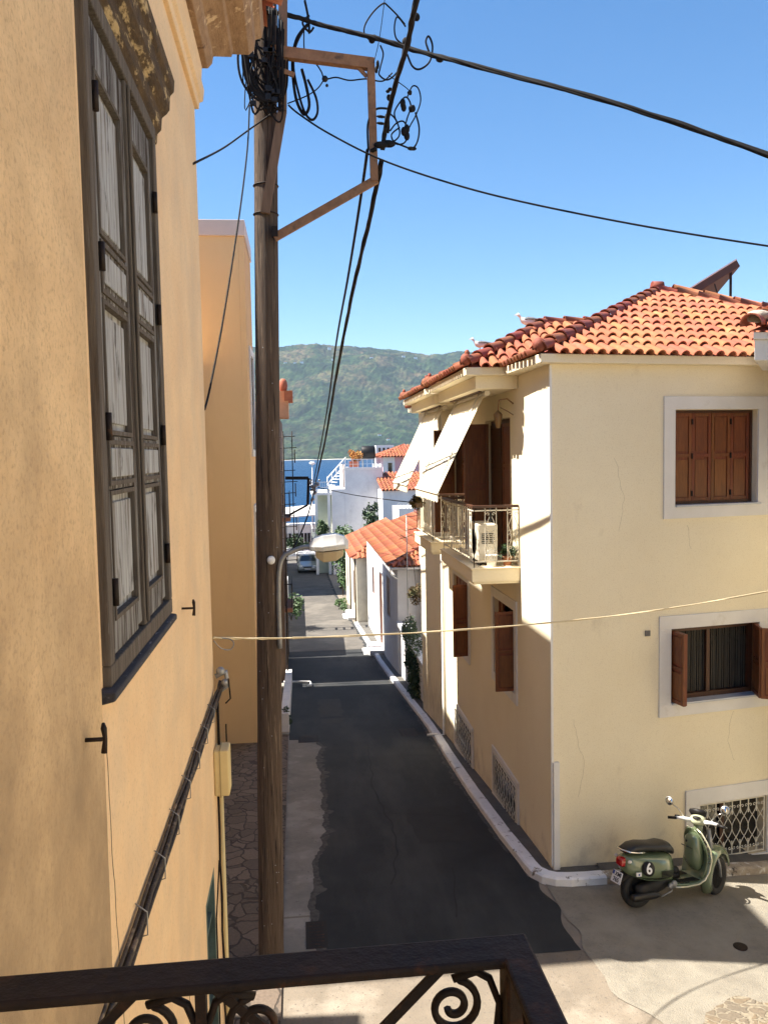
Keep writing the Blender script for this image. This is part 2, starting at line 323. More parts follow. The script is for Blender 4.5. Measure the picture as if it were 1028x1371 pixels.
KP=[(96,2.2),(80,2.25),(66,2.4),(57,2.5),(50,2.75),(40.4,3.0),(36,3.15),(28,3.2),(22.6,3.22),(19.5,3.15),(17.9,3.10),(15,3.05),(12.6,3.05),(11.6,3.10)]
def kx(y):
    if y<11.6: return 3.10
    for (a,xa),(b,xb) in zip(KP,KP[1:]):
        if b<=y<=a: return xb+(xa-xb)*(y-b)/(a-b)
    return 2.2
LP=[(9,-.3),(20,-.38),(31,-.55),(38,-.75),(57,-1.0),(72,-1.25),(96,-1.4)]
def lx(y):
    for (a,xa),(b,xb) in zip(LP,LP[1:]):
        if a<=y<=b: return xa+(xb-xa)*(y-a)/(b-a)
    return -.3 if y<9 else -1.4
def asl(y):
    base=.30 if y<20.5 else lx(y)
    if y<13.5: base=.30-.22*min(1,(13.5-y)/1.6)
    return base+ (jit(y,.8,.22)+jit(y,3,.07,3)+jit(y,14,.03,7) if y<20.5 else 0)
ya=fr(9.3,20.5,.08)
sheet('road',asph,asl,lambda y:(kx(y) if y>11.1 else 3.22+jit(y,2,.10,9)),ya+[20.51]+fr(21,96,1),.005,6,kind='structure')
sheet('worn_road',old_asph,-.9,lambda y:3.28+jit(y,1.6,.22,9)+(.35*(8.9-y) if y<8.9 else 0),fr(-6,9.29,.1),.004,4,kind='structure')
far_asph=mat('worn sunlit asphalt',(.105,.095,.082),(.075,.068,.06),scale=1.2,rough=.9,bump=.3,bscale=60,c3=(.15,.135,.115),s3=.5,t3=(.5,.66))  # worn tone, with the far stretch's sunlit brightness put into the colour
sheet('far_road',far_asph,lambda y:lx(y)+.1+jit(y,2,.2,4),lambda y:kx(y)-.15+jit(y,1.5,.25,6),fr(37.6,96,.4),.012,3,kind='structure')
def roadmark(name,m,pts,w,dz,sd):
    mb=MB(); pr=None; out=[]
    for (a,b_),(c,d) in zip(pts,pts[1:]):
        n=max(2,int(math.hypot(c-a,d-b_)/.12))
        for k in range(n+1):
            t=k/n; x=a+(c-a)*t; y=b_+(d-b_)*t; out.append((x+.07*mn.noise(Vector((x*2,y*2,sd))),y+.05*mn.noise(Vector((x*3,y*3,sd+5)))))
    for (x,y) in out:
        ww=w*(.6+.8*abs(mn.noise(Vector((x*4,y*4,sd+2))))); i=(mb.p((x-ww,y-ww*.4,G(x,y)+dz)),mb.p((x+ww,y+ww*.4,G(x,y)+dz)))
        if pr: mb.face((pr[0],pr[1],i[1],i[0]))
        pr=i
    mb.build(name,m,recalc=False,kind='structure')
tarm=mat('tar line',(.010,.010,.011),bump=0); grit=mat('dusty grit',(.085,.08,.072),(.04,.038,.035),scale=14,lo=.4,hi=.6)
roadmark('road_crack',tarm,[(1.2,11.2),(1.45,13.2),(1.3,16),(1.5,19.5)],.012,.010,1); roadmark('road_crack',tarm,[(.6,14.1),(1.4,14.2),(2.6,13.8)],.010,.010,2); roadmark('road_crack',tarm,[(.9,17.8),(2.2,18.3),(2.9,18.1)],.012,.010,3); roadmark('road_crack',tarm,[(1.9,10.2),(2.1,11.6),(2.7,12.3)],.010,.010,4)
sheet('road_patch',mat('road patch',(.014,.015,.016),(.020,.021,.022),scale=4,bump=.4,bscale=90),lambda y:1.75+jit(y,2,.1,1),lambda y:2.75+jit(y,2,.12,2),fr(12.6,14.4,.1),.0085,2,kind='structure')
sheet('road_patch',mat('old road patch',(.040,.038,.035),(.028,.028,.027),scale=4,bump=.4,bscale=90),lambda y:.45+jit(y,2,.1,6),lambda y:1.15+jit(y,2,.12,8),fr(22.5,26.4,.1),.0085,2,kind='structure')
sheet('edge_dust',grit,lambda y:asl(y)-.02,lambda y:asl(y)+.05+abs(jit(y,3,.22,31))+abs(jit(y,12,.06,33)),fr(9.5,20.4,.05),.0078,1,kind='structure')
sheet('kerb_dust',grit,lambda y:kx(y)-.05-abs(jit(y,2.5,.16,3))-abs(jit(y,9,.05,3)),lambda y:kx(y)+.01,fr(12,36,.08),.0075,1,kind='structure')
sheet('concrete_gutter',concp,lambda y:lx(y)-.02,.75,fr(9.4,21.0,.3),.0025,2,kind='structure')
sheet('concrete_apron',conc,lambda y:3.28+jit(y,1.6,.22,9)*max(0,min(1,(10.2-y)*2))+(.35*(8.9-y) if y<8.9 else 0),12,fr(2,11.6,.1),.010,44,kind='structure')
mb=MB(); rw=[]
for i in range(80):
    x=3.75+i*.09; ya_=7.5+jit(x,1.2,.25,21); yb=8.15+(x-4)*.11+jit(x,1.6,.22,22)+jit(x,7,.05,23); yb=ya_+(yb-ya_)*min(1,max(0,(x-3.7)/.5))
    rw.append([mb.p((x,ya_+(yb-ya_)*k/5,G(x,ya_+(yb-ya_)*k/5)+.017)) for k in range(6)])
for a_,b_ in zip(rw,rw[1:]):
    for k in range(5): mb.face((a_[k],b_[k],b_[k+1],a_[k+1]))
mb.build('rubble_patch',cobble,recalc=False,kind='structure')
sheet('flagstone_path',paving,-2.6,lambda y:lx(y)-.03,fr(6.6,21,.3),.035,3,kind='structure')
sheet('pavement',sidec,lambda y:kx(y)+.12,lambda y:3.52 if y<24 else 3.75,fr(11.3,52,.3),.10,1,kind='structure')
# kerb
def kerb(name,m,path,w=.20,h=.125,lab=None):
    mb=MB(); rings=[]
    for k,(x,y) in enumerate(path):
        a=Vector((*path[max(k-1,0)],0)); b=Vector((*path[min(k+1,len(path)-1)],0)); t=(b-a).normalized(); n=Vector((-t.y,t.x,0))
        z=G(x,y); o=Vector((x,y,z)); wv=.012*mn.noise(Vector((x*3,y*3,0)))
        rings.append([o+Vector((0,0,-.1)),o+Vector((0,0,h*.82))+n*wv,o+n*.03+Vector((0,0,h+wv)),o+n*(w-.02)+Vector((0,0,h+wv)),o+n*w+Vector((0,0,-.1))])
    mb.loft(rings,caps=False,closed=False,sm=False); return mb.build(name,m,kind='structure')
P=[(kx(y),y) for y in fr(45,11.6,-.3)] if False else [(kx(45-.3*i),45-.3*i) for i in range(112)]
P+=[(3.105,11.35),(3.13,11.1),(3.24,10.9),(3.40,10.78),(3.62,10.74),(3.9,10.78),(4.15,10.82)]
P=[(x,y) for x,y in P]
kerb('kerb',kerbw,P)
P2=[(4.15+.25*i,10.82+.0410*i) for i in range(0,22)]
kerb('kerb_stone',stonek,P2,h=.12)
mb=MB()
for k in range(len(P2)-1):
    (x,y),(x2,y2)=P2[k],P2[k+1]
    mb.quad((x,y+.12,G(x,y)+.1),(x2,y2+.12,G(x2,y2)+.1),(x2,y2+.75,G(x2,y2)+.1),(x,y+.75,G(x,y)+.1))
for k in range(109,len(P)-1):
    (x,y),(x2,y2)=P[k],P[k+1]
    mb.quad((x+.03,y+.06,G(x,y)+.1),(x2+.03,y2+.06,G(x2,y2)+.1),(4.2,12,G(4.2,12)+.1),(3.4,12.4,G(3.4,12.4)+.1))
mb.build('pavement_corner',sidec,recalc=False,kind='structure')
# far left pavement
sheet('pavement_far',concp,-2.5,lambda y:lx(y)-.0,fr(21,96,1),.06,1,kind='structure')
def wall_low(name,label,x0,x1,y0,y1,h,m,cat='wall'):
    mb=MB(); rings=[]
    n=max(2,int((y1-y0)/.6))
    for i in range(n+1):
        y=y0+(y1-y0)*i/n; z=zs(y)
        rings.append([(x0,y,z-.3),(x0,y,z+h),(x1,y,z+h),(x1,y,z-.3)])
    mb.loft(rings,sm=False); o=mb.build(name,m,None,.01); o['label']=label; o['category']=cat; return o
# sea and hills
sea=bpy.data.materials.new('sea water'); sea.use_nodes=True; N=sea.node_tree.nodes; L=sea.node_tree.links; b=N['Principled BSDF']
b.inputs['Base Color'].default_value=(.006,.040,.105,1); b.inputs['Roughness'].default_value=.35; b.inputs['Specular IOR Level'].default_value=.18
g=N.new('ShaderNodeNewGeometry'); mp=N.new('ShaderNodeMapping'); mp.inputs['Scale'].default_value=(.5,1.2,1); L.new(g.outputs['Position'],mp.inputs[0])
n=N.new('ShaderNodeTexNoise'); n.inputs['Scale'].default_value=.6; n.inputs['Detail'].default_value=6; L.new(mp.outputs[0],n.inputs[0])
bp=N.new('ShaderNodeBump'); bp.inputs['Strength'].default_value=1; bp.inputs['Distance'].default_value=1.2; L.new(n.outputs[0],bp.inputs['Height']); L.new(bp.outputs[0],b.inputs['Normal'])
mb=MB(); mb.quad((-5000,97,-5.2),(5000,97,-5.2),(5000,2900,-5.2),(-5000,2900,-5.2)); mb.build('sea',sea,recalc=False,kind='structure')
hill=bpy.data.materials.new('wooded hillside'); hill.use_nodes=True; N=hill.node_tree.nodes; L=hill.node_tree.links; b=N['Principled BSDF']; b.inputs['Roughness'].default_value=.95; b.inputs['Specular IOR Level'].default_value=.1
g=N.new('ShaderNodeNewGeometry')
def hn(s,d=8,st=(1,1,1)):
    mp=N.new('ShaderNodeMapping'); mp.inputs['Scale'].default_value=st; L.new(g.outputs['Position'],mp.inputs[0])
    n=N.new('ShaderNodeTexNoise'); n.inputs['Scale'].default_value=s; n.inputs['Detail'].default_value=d; n.inputs['Roughness'].default_value=.7; L.new(mp.outputs[0],n.inputs[0]); return n
def hr(src,els):
    r=N.new('ShaderNodeValToRGB'); e=r.color_ramp.elements
    e[0].position,e[0].color=els[0][0],(*els[0][1],1); e[1].position,e[1].color=els[-1][0],(*els[-1][1],1)
    for q in els[1:-1]: x=e.new(q[0]); x.color=(*q[1],1)
    L.new(src,r.inputs[0]); return r
r1=hr(hn(.016,10).outputs[0],[(.42,(.003,.010,.004)),(.50,(.010,.026,.009)),(.57,(.024,.046,.016)),(.68,(.06,.060,.028))])
r2=hr(hn(.004,10,(1,.6,2.5)).outputs[0],[(.48,(0,0,0)),(.56,(1,1,1))])
r3=hr(hn(.03,8).outputs[0],[(.40,(.035,.05,.02)),(.56,(.17,.115,.07))])
sx=N.new('ShaderNodeSeparateXYZ'); L.new(g.outputs['Position'],sx.inputs[0])
mr=N.new('ShaderNodeMapRange'); mr.inputs[1].default_value=150; mr.inputs[2].default_value=430; mr.inputs[3].default_value=.12; mr.inputs[4].default_value=.55; L.new(sx.outputs[2],mr.inputs[0])
mu=N.new('ShaderNodeMath'); mu.operation='MULTIPLY'; L.new(mr.outputs[0],mu.inputs[0]); L.new(r2.outputs[0],mu.inputs[1])
mx=N.new('ShaderNodeMix'); mx.data_type='RGBA'; L.new(mu.outputs[0],mx.inputs[0]); L.new(r1.outputs[0],mx.inputs[6]); L.new(r3.outputs[0],mx.inputs[7])
vo=N.new('ShaderNodeTexVoronoi'); vo.inputs['Scale'].default_value=.075; L.new(g.outputs['Position'],vo.inputs['Vector'])
vr=hr(vo.outputs['Distance'],[(.15,(.35,.4,.38)),(.75,(1.5,1.45,1.3))]); vm=N.new('ShaderNodeMix'); vm.data_type='RGBA'; vm.blend_type='MULTIPLY'; vm.inputs[0].default_value=.85
L.new(mx.outputs[2],vm.inputs[6]); L.new(vr.outputs[0],vm.inputs[7]); L.new(vm.outputs[2],b.inputs['Base Color'])
RID=[(-3000,330),(-1500,420),(-600,470),(-150,492),(0,512),(110,522),(240,505),(430,490),(600,462),(750,468),(1100,440),(2000,380),(4500,250)]
def rid(x):
    for (a,ha),(b_,hb) in zip(RID,RID[1:]):
        if a<=x<=b_: return ha+(hb-ha)*(x-a)/(b_-a)
    return 250
def hz(x,y):
    t=(y-2500)/1300
    if t<=0: return -7
    xr=x*3800/y
    s=min(t,1); prof=.10*min(1,s/.08)*0+ (s**.9)*.55+.45*(s*s*(3-2*s))
    h=rid(xr)*prof
    if t>1: h=rid(xr)*(1-.25*(t-1))
    q=Vector((x*.0022,y*.0022,0)); h+=(mn.noise(q)*60+mn.noise(q*2.3)*32+mn.noise(q*5)*16)*min(1,t*2.2)*(1 if t<.8 else max(.28,1-(t-.8)*3.2))
    q2=Vector((x*.02,y*.02,3)); h+=mn.noise(q2)*7*min(1,t*4)+ (mn.noise(q2*3.1)*4)*min(1,t*6)
    return h
mb=MB(); xs_=[]; x=-3000
while x<=4200:
    xs_.append(x); x+= 11 if -450<x<1250 else 60
ysH=[2490+14*i for i in range(110)]+[4080,4200,4400,4700]
rg=random.Random(3); rows=[]
for y in ysH:
    rows.append([mb.p((x,y,hz(x,y)+(rg.uniform(-3,3.5) if y>2530 and -460<x<1260 else 0)-(6 if y<2500 else 0))) for x in xs_])
for r,q in zip(rows,rows[1:]):
    for i in range(len(xs_)-1): mb.face((r[i],r[i+1],q[i+1],q[i]))
mb.build('hills',hill,recalc=False,kind='structure')
mb=MB(); rg=random.Random(5)
prev=None; aa=[]
for i in range(120):
    x=-1500+30*i; aa.append((x,2497+rg.uniform(-4,4)))
for (x,y),(x2,y2) in zip(aa,aa[1:]): mb.quad((x,y-5,-5.1),(x2,y2-5,-5.1),(x2,y2+12,-1.0),(x,y+12,-1.0))
mb.build('shore',mat('pale shore rock',(.50,.46,.38),(.38,.34,.28),scale=.02,bump=0),recalc=False,kind='structure')
# small far houses on the hill side
fh=[(382,487,'left end of the row of specks'),(395,487,'second in the high row'),(404,486,'third in the high row'),(441,453,'alone just under the summit'),(446,482,'right of the double cable'),(497,480,'on the bare upper slope, middle'),(540,478,'near the right hand clearing'),(556,480,'at the right hand clearing edge'),(508,584,'low above the shore, middle'),(520,590,'low above the shore, right')]
for i,(px,py,wh) in enumerate(fh):
    Y=2520
    for Y in range(2520,3900,10):
        q=at(px,py,Y)
        if q.z<hz(q.x,q.y): break
    if Y>3850: py+=14; q=at(px,py,3300)
    h=thing('hillside_house','tiny white house on the far hillside, '+wh,'house',(q.x,q.y,q.z-2),'white houses across the bay')
    s=7 if py<500 else 6
    bx('wall',whitecl,h,q.x-s,q.x+s,q.y-5,q.y+5,q.z-4,q.z+6)
    mb=MB(); mb.prism([(q.x-s-.5,q.y-5.5,q.z+6.05),(q.x+s+.5,q.y-5.5,q.z+6.05),(q.x,q.y-5.5,q.z+9)],(0,11,0)); mb.build('roof',tile_flat,h)
# ------------------------------------------------------------------ tiled roof helper
def tiles(mb,O,u,v,W,Lh,test,sp=.187,ln=.34,r=.073,lift=.02,nseg=6):
    """barrel tiles: u along the eave, v up the slope"""
    O=Vector(O);u=Vector(u).normalized();v=Vector(v).normalized();n=u.cross(v).normalized()
    if n.z<0:n=-n
    nc=int(W/sp)+1; nr=int(Lh/ln)+1
    for c in range(nc):
        for k in range(nr):
            a=(c+.5)*sp; s=k*ln
            if not test(a,s+ln*.5): continue
            j=Vector((random.uniform(-.006,.006),random.uniform(-.006,.006),random.uniform(-.004,.006)))
            tw=random.uniform(-.010,.010)
            rings=[]
            for (e,rr,up) in ((-.11 if k==0 else -.05,r,.030),(ln+.0,r*.86,.0)):
                ring=[]
                for q in range(nseg+1):
                    t=math.pi*q/nseg
                    ring.append(O+u*(a+rr*math.cos(t)+tw*(1 if e>0 else -1))+v*(s+e)+n*(rr*math.sin(t)+lift+up)+j)
                rings.append(ring)
            inner=[[p_-n*.016 - u*(.014*math.cos(math.pi*i/nseg)) for i,p_ in enumerate(rg_)] for rg_ in rings]
            base=len(mb.v)
            I=[[mb.p(p_) for p_ in rg_] for rg_ in rings+inner]
            for q in range(nseg):
                mb.face((I[0][q],I[0][q+1],I[1][q+1],I[1][q]),True); mb.face((I[0][q],I[0][q+1],I[2][q+1],I[2][q]))
                mb.face((I[2][q],I[2][q+1],I[3][q+1],I[3][q]),True)
            # channel tile between
            if True:
                rings=[]
                for (e,rr) in ((-.04,r*.9),(ln,r*.9)):
                    rings.append([O+u*(a+sp/2+rr*math.cos(t))+v*(s+e)+n*(lift+.035-rr*.55*math.sin(t)+(.015 if e<0 else 0)) for t in [math.pi*q/4 for q in range(5)]])
                I=[[mb.p(p_) for p_ in rg_] for rg_ in rings]
                for q in range(4): mb.face((I[0][q],I[0][q+1],I[1][q+1],I[1][q]),True)
def ridge(mb,a,b,r=.10,ln=.36,up=.05):
    a=Vector(a);b=Vector(b);d=(b-a);L_=d.length;d.normalize();s=d.cross(Vector((0,0,1))).normalized();n=s.cross(d).normalized()
    k=0;t=0
    while t<L_:
        e=min(t+ln,L_); rings=[]
        jz=random.uniform(-.006,.01)
        for (tt,rr,uu) in ((t-.03,r*1.08,.03),(e,r*.9,.0)):
            rings.append([a+d*tt+s*(rr*math.cos(q))+n*(rr*math.sin(q)+up-.03+uu+jz) for q in [math.pi*(-.08+1.16*i/8) for i in range(9)]])
        inn=[[p_*1 -n*.018 for p_ in rings[0]]]
        I=[[mb.p(p_) for p_ in g_] for g_ in rings+inn]
        for q in range(8): mb.face((I[0][q],I[0][q+1],I[1][q+1],I[1][q]),True); mb.face((I[0][q],I[0][q+1],I[2][q+1],I[2][q]))
        t+=ln
def roofplane(under,tl,poly,e0,e1,**kw):
    """poly: 3d points in one plane, e0-e1 its eave; fills with tiles clipped to the polygon"""
    e0=Vector(e0);e1=Vector(e1);u=(e1-e0).normalized()
    P_=[Vector(q) for q in poly]
    n=Vector((0,0,0))
    for i in range(len(P_)): n+=P_[i].cross(P_[(i+1)%len(P_)])
    n.normalize(); n=n if n.z>0 else -n
    v=n.cross(u).normalized(); v=v if v.z>0 else -v
    Q=[((q-e0).dot(u),(q-e0).dot(v)) for q in P_]
    a0=min(q[0] for q in Q);a1=max(q[0] for q in Q);h=max(q[1] for q in Q)
    def test(a,s):
        a+=a0; c=False
        for i in range(len(Q)):
            (x1,y1),(x2,y2)=Q[i],Q[i-1]
            if (y1>s)!=(y2>s) and a<(x2-x1)*(s-y1)/(y2-y1)+x1: c=not c
        return c
    under.poly(*[q-n*.01 for q in P_])
    tiles(tl,e0+u*a0,u,v,a1-a0,h,test,**kw)
# ================================================================== YELLOW CORNER HOUSE (right)
C0=Vector((3.46,11.15,0)); U=Vector((.9868,.162,0)); IN=Vector((-.162,.9868,0))
FM=frame(C0,U,IN); SM=frame((3.46,0,0),(0,1,0),(1,0,0))
house=thing('corner_house','cream two storey corner house with tiled roof, balconies and white framed windows','house',(3.46,11.15,0))
WT=7.22
fh_=[(1.97,3.37,5.19,6.57),(1.92,3.43,2.28,3.38),(2.42,3.62,-.22,.68)]
sh_=[(13.3,15.1,4.2,6.58),(17.0,18.5,4.2,6.58),(13.1,14.5,2.05,3.42),(16.8,18.3,1.75,3.3),(13.0,14.62,-.22,.50),(16.55,18.4,-.62,.22)]
mb=MB(FM); panel(mb,0,8.6,-2,WT,fh_,.22)
mb.M=SM; panel(mb,11.15,23.5,-3,WT,sh_,.22)
mb.M=None
mb.quad((3.46,23.5,-3),(11.9,23.5,-3),(11.9,23.5,WT),(3.46,23.5,WT))
e=C0+U*8.6; mb.quad((e.x,e.y,-2),(11.9,23.5,-2),(11.9,23.5,WT),(e.x,e.y,WT)); mb.poly((3.47,11.2,WT-.01),(e.x,e.y,WT-.01),(11.9,23.5,WT-.01),(3.47,23.5,WT-.01))
mb.build('wall',cream,house)
# facade windows
def win(M,h,tw,m=None,y=.2,name='window'):
    o=bx(name,glass,house,h[0],h[1],y-.003,y+.02,h[2],h[3],M=M)
    q=MB(M); ringframe(q,h[0]-tw,h[1]+tw,h[2]-tw,h[3]+tw,tw-.004,-.028,.05); q.build('trim',trim,o,.004)
    return o
w1=win(FM,fh_[0],.19)
q=MB(FM); ringframe(q,1.975,3.365,5.20,6.565,.035,.10,.19); q.build('frame',browndk,w1)
for a,b_ in ((2.012,2.668),(2.672,3.328)):
    q=MB(FM); leafpanel(q,a,b_,5.237,6.528,.12,cols=2,rows=(.52,),st=.05); q.build('shutter',brown,w1)
q=MB(FM); 
for s in (2.34,3.0):
    for z in (5.35,5.9,6.4): bx('hinge',blackc,w1,s-.012,s+.012,.105,.119,z-.04,z+.04,M=FM)
q=MB(FM); q.box(1.972,3.42,-.05,.118,5.165,5.196); q.build('sill',marble,w1,.004)
w2=win(FM,fh_[1],.2)
q=MB(FM); ringframe(q,1.925,3.425,2.285,3.375,.07,.12,.18); q.box(2.62,2.68,.125,.175,2.36,3.30); q.build('frame',browndk,w2)
q=MB(FM)
for i in range(40):
    a=1.995+i*.034
    if not 2.61<a<2.66: q.box(a,a+.02,.185+.006*math.sin(i*1.9),.192+.006*math.sin(i*1.9),2.36,3.3)
q.build('curtain',curtain,w2)
q=MB(FM); q.box(1.93,3.425,-.06,.118,2.255,2.286); q.build('sill',marble,w2,.004)
def openleaf(px_,ang,wd,z0,z1,M,parent,cols=1,name='shutter'):
    # a leaf hinged at local (x,y) turned by ang from the wall plane
    ca,sa=math.cos(ang),math.sin(ang)
    L2=M@frame((px_[0],px_[1],0),(ca,sa,0),(-sa,ca,0))
    q=MB(L2); leafpanel(q,0,wd,z0,z1,-.018,t=.036,cols=cols,rows=(.5,),st=.05); return q.build(name,brown,parent)
openleaf((3.40,.06),R(-75)+math.pi*0-R(40),.40,2.31,3.36,FM,w2)
openleaf((3.235,-.31),R(-35),.40,2.31,3.36,FM,w2)
openleaf((1.95,.08),R(-88),.36,2.30,3.35,FM,w2)
openleaf((1.995,.08),R(-90),.34,2.30,3.35,FM,w2)
def grille(M,x0,x1,z0,z1,parent,y=-.02,step=.15):
    q=MB(M); r=.0058
    ringframe(q,x0,x1,z0,z1,.016,y-.006,y+.008)
    n=max(3,int(round((x1-x0)/step))); dx=(x1-x0)/n; H=z1-z0
    for i in range(1,n):
        x=x0+dx*i; q.beam((x,y,z1-.01),(x,y,z1-.26*H),.014,.012); q.beam((x,y,z0+.01),(x,y,z0+.26*H),.014,.012)
    for i in range(n):
        xm=x0+dx*(i+.5)
        for sg in (1,-1):
            pts=[]
            for k in range(15):
                t=k/14; zz=z0+H*(.14+.72*t); pts.append((xm+sg*dx*.5*math.cos(math.pi*2*t)*1.0,y+.004*sg,zz))
            q.tube(pts,r,5)
            for zc,s2 in ((z1-.13*H,1),(z0+.13*H,-1)):
                sp=[(xm+sg*(dx*.24)+ (.030-.0030*k)*math.cos(k*.75)*sg, y, zc+s2*(.030-.0030*k)*math.sin(k*.75)) for k in range(9)]
                q.tube(sp,.006,4)
    return q.build('grille',whitei,parent)
w3=win(FM,fh_[2],.24,name='basement_window'); grille(FM,2.44,3.60,-.20,.66,w3,y=.02)
bx('inner_frame',browndk,w3,2.9,2.97,.14,.17,-.2,.66,M=FM)
bx('vent_cover',mat('grey vent',(.16,.15,.14),bump=.1),house,1.49,1.57,-.02,-.003,3.31,3.39,M=FM)
for pts in ([(1.0,5.9),(1.15,5.3),(1.05,4.8)],[(2.2,4.9),(2.25,4.5)],[(3.0,2.05),(2.9,1.6),(3.05,1.25)],[(.35,2.2),(.5,1.5),(.42,1.0)]):
    q=MB(FM); out=[]
    for (a,b_),(c,d) in zip(pts,pts[1:]):
        for k in range(9):
            t=k/9; x_=a+(c-a)*t; z_=b_+(d-b_)*t; out.append((x_+.05*mn.noise(Vector((x_*5,z_*7,1))),-.0004,z_))
    q.tube(out,.0016,4); q.build('crack',mat('hairline',(.40,.34,.24),bump=0),house)
# street-side openings
w4=win(SM,sh_[2],.17); q=MB(SM); ringframe(q,13.105,14.495,2.055,3.415,.06,.12,.18); q.build('frame',browndk,w4)
openleaf((13.14,.10),R(90)+R(178),.42,2.08,3.40,SM,w4); openleaf((14.3,.12),R(-8)+R(0),.2,2.08,3.40,SM,w4)
w5=win(SM,sh_[3],.14)
for a,b_ in ((16.82,17.54),(17.56,18.28)):
    q=MB(SM); leafpanel(q,a,b_,1.77,3.28,.03,cols=2); q.build('shutter',brown,w5)
openleaf((16.82,.02),R(-100),.36,1.77,3.28,SM,w5)
for h,y0 in ((sh_[4],0),(sh_[5],0)):
    wb=win(SM,h,.11,name='basement_window',y=.012); grille(SM,h[0]+.01,h[1]-.01,h[2]+.01,h[3]-.01,wb,y=-.03,step=.2)
for h in (sh_[0],sh_[1]):
    d=bx('balcony_door',glass,house,h[0],h[1],.2,.22,h[2],h[3],M=SM)
    q=MB(SM); ringframe(q,h[0]+.004,h[1]-.004,h[2]+.004,h[3]-.004,.07,.11,.19); q.box((h[0]+h[1])/2-.04,(h[0]+h[1])/2+.04,.12,.18,h[2],h[3]); q.build('frame',browndk,d)
    q=MB(SM); leafpanel(q,h[0]+.08,(h[0]+h[1])/2-.05,h[2]+.03,h[3]-.08,.08,cols=1,rows=(.35,.68)); q.build('shutter',brown,d)
    q=MB(SM); leafpanel(q,(h[0]+h[1])/2+.05,h[1]-.08,h[2]+.03,h[3]-.08,.08,cols=1,rows=(.35,.68)); q.build('shutter',browndk,d)
    openleaf((h[1]-.04,.05),R(-92),.46,h[2]+.03,h[3]-.05,SM,d)
# balconies
def balcony(y0,y1,xo,name='balcony'):
    s=MB(); s.box(xo,3.455,y0,y1,3.97,4.17); s.box(xo+.03,3.455,y0+.03,y1-.03,3.93,3.969); s.box(xo-.02,3.456,y0-.02,y1+.02,4.171,4.195)
    sl=s.build(name,cream,house,.006)
    r=MB(); x0=xo+.05
    def run(a,b,n,deco):
        a=Vector(a);b=Vector(b);d=b-a
        r.beam(a+Vector((0,0,.09)),b+Vector((0,0,.09)),.012,.02); r.beam(a+Vector((0,0,.90)),b+Vector((0,0,.90)),.012,.02)
        for i in range(n+1):
            p_=a+d*i/n; r.beam(p_+Vector((0,0,0 if i in(0,n) else .09)),p_+Vector((0,0,.94)),.012,.012,(0,1,0))
        if deco:
            w_=d.length/n; dn=d.normalized()
            for i in deco:
                p_=a+d*(i+.5)/n
                for sg in (-1,1):
                    r.tube([p_+dn*(sg*.02)+Vector((0,0,.80)),p_+dn*(sg*w_*.42)+Vector((0,0,.66)),p_+dn*(sg*.03)+Vector((0,0,.47)),p_+dn*(sg*w_*.42)+Vector((0,0,.26)),p_+dn*(sg*.03)+Vector((0,0,.12))],.007,5)
                    for zc in (.84,.56,.40,.30,.50,.14):
                        rr=.032
                        r.tube([p_+dn*(sg*(.045+ (rr-.0035*k)*math.cos(k*.8)))+Vector((0,0,zc+(rr-.0035*k)*math.sin(k*.8))) for k in range(8)],.006,4)
    run((x0,y0+.06,4.195),(3.45,y0+.06,4.195),4,(1,3)); run((x0,y1-.06,4.195),(3.45,y1-.06,4.195),4,(1,))
    n=max(6,int((y1-y0)/.17)); run((x0,y0+.06,4.195),(x0,y1-.06,4.195),n,tuple(range(1,n-1,5)))
    r.build('railing',whitei,sl)
    h=MB(); z=5.155
    h.box(x0-.03,3.45,y0+.035,y0+.085,z-.02,z+.025); h.box(x0-.03,3.45,y1-.085,y1-.035,z-.02,z+.025); h.box(x0-.031,x0+.03,y0+.086,y1-.086,z-.02,z+.025)
    h.build('handrail',browndk,sl,.008)
    return sl
balcony(12.72,15.55,2.68); balcony(16.75,19.1,2.68)
# eaves: fascia and soffit
HE=7.20; EV=7.33
def seg(mb,a,b,w,z0,z1):
    a=Vector((*a,0));b=Vector((*b,0));d=(b-a).normalized();n=Vector((-d.y,d.x,0))*w
    mb.prism([a+Vector((0,0,z0)),b+Vector((0,0,z0)),b+n+Vector((0,0,z0)),a+n+Vector((0,0,z0))],(0,0,z1-z0))
E0=(3.27,10.93); E1=(E0[0]+.9868*8.9,E0[1]+.162*8.9)
mb=MB()
eave=[E1,E0,(3.20,12.62),(2.60,12.62),(2.60,16.25),(2.86,16.45),(2.60,16.65),(2.60,20.2),(3.20,20.3),(3.20,23.8),(12.2,23.8)]
mb.prism([(x,y,HE) for x,y in eave],(0,0,.12))
mb.build('eave_soffit',cream,house,.008)
mb=MB(); mb.box(2.78,3.455,12.78,16.2,7.0,HE-.001); mb.box(2.78,3.455,16.7,20.1,7.0,HE-.001); mb.build('bay_soffit',cream,house,.01)
# roof planes
S_=.475
ut=MB(); tl=MB()
Z=EV-.015
A=(E0[0]+3.30,E0[1]+3.75,Z+1.53); 
roofplane(ut,tl,[(*E0,Z),(*E1,Z),A],(*E0,Z),(*E1,Z))
B=(A[0]+.9,20.2,Z+1.53)
rg_poly=[(3.20,23.8,Z),(*E0,Z),A,B]
roofplane(ut,tl,[(*E0,Z),(3.22,23.8,Z),B,A],(*E0,Z),(3.22,23.8,Z))
roofplane(ut,tl,[(3.22,23.8,Z),(12.2,23.8,Z),B],(3.22,23.8,Z),(12.2,23.8,Z),ln=.5)
roofplane(ut,tl,[(*E1,Z),(12.2,23.8,Z),B,A],(*E1,Z),(12.2,23.8,Z),ln=.5)
rb=MB()
ridge(rb,(E0[0],E0[1],Z+.03),A); ridge(rb,A,(E1[0],E1[1],Z+.03)); ridge(rb,A,B); ridge(rb,B,(3.22,23.8,Z))
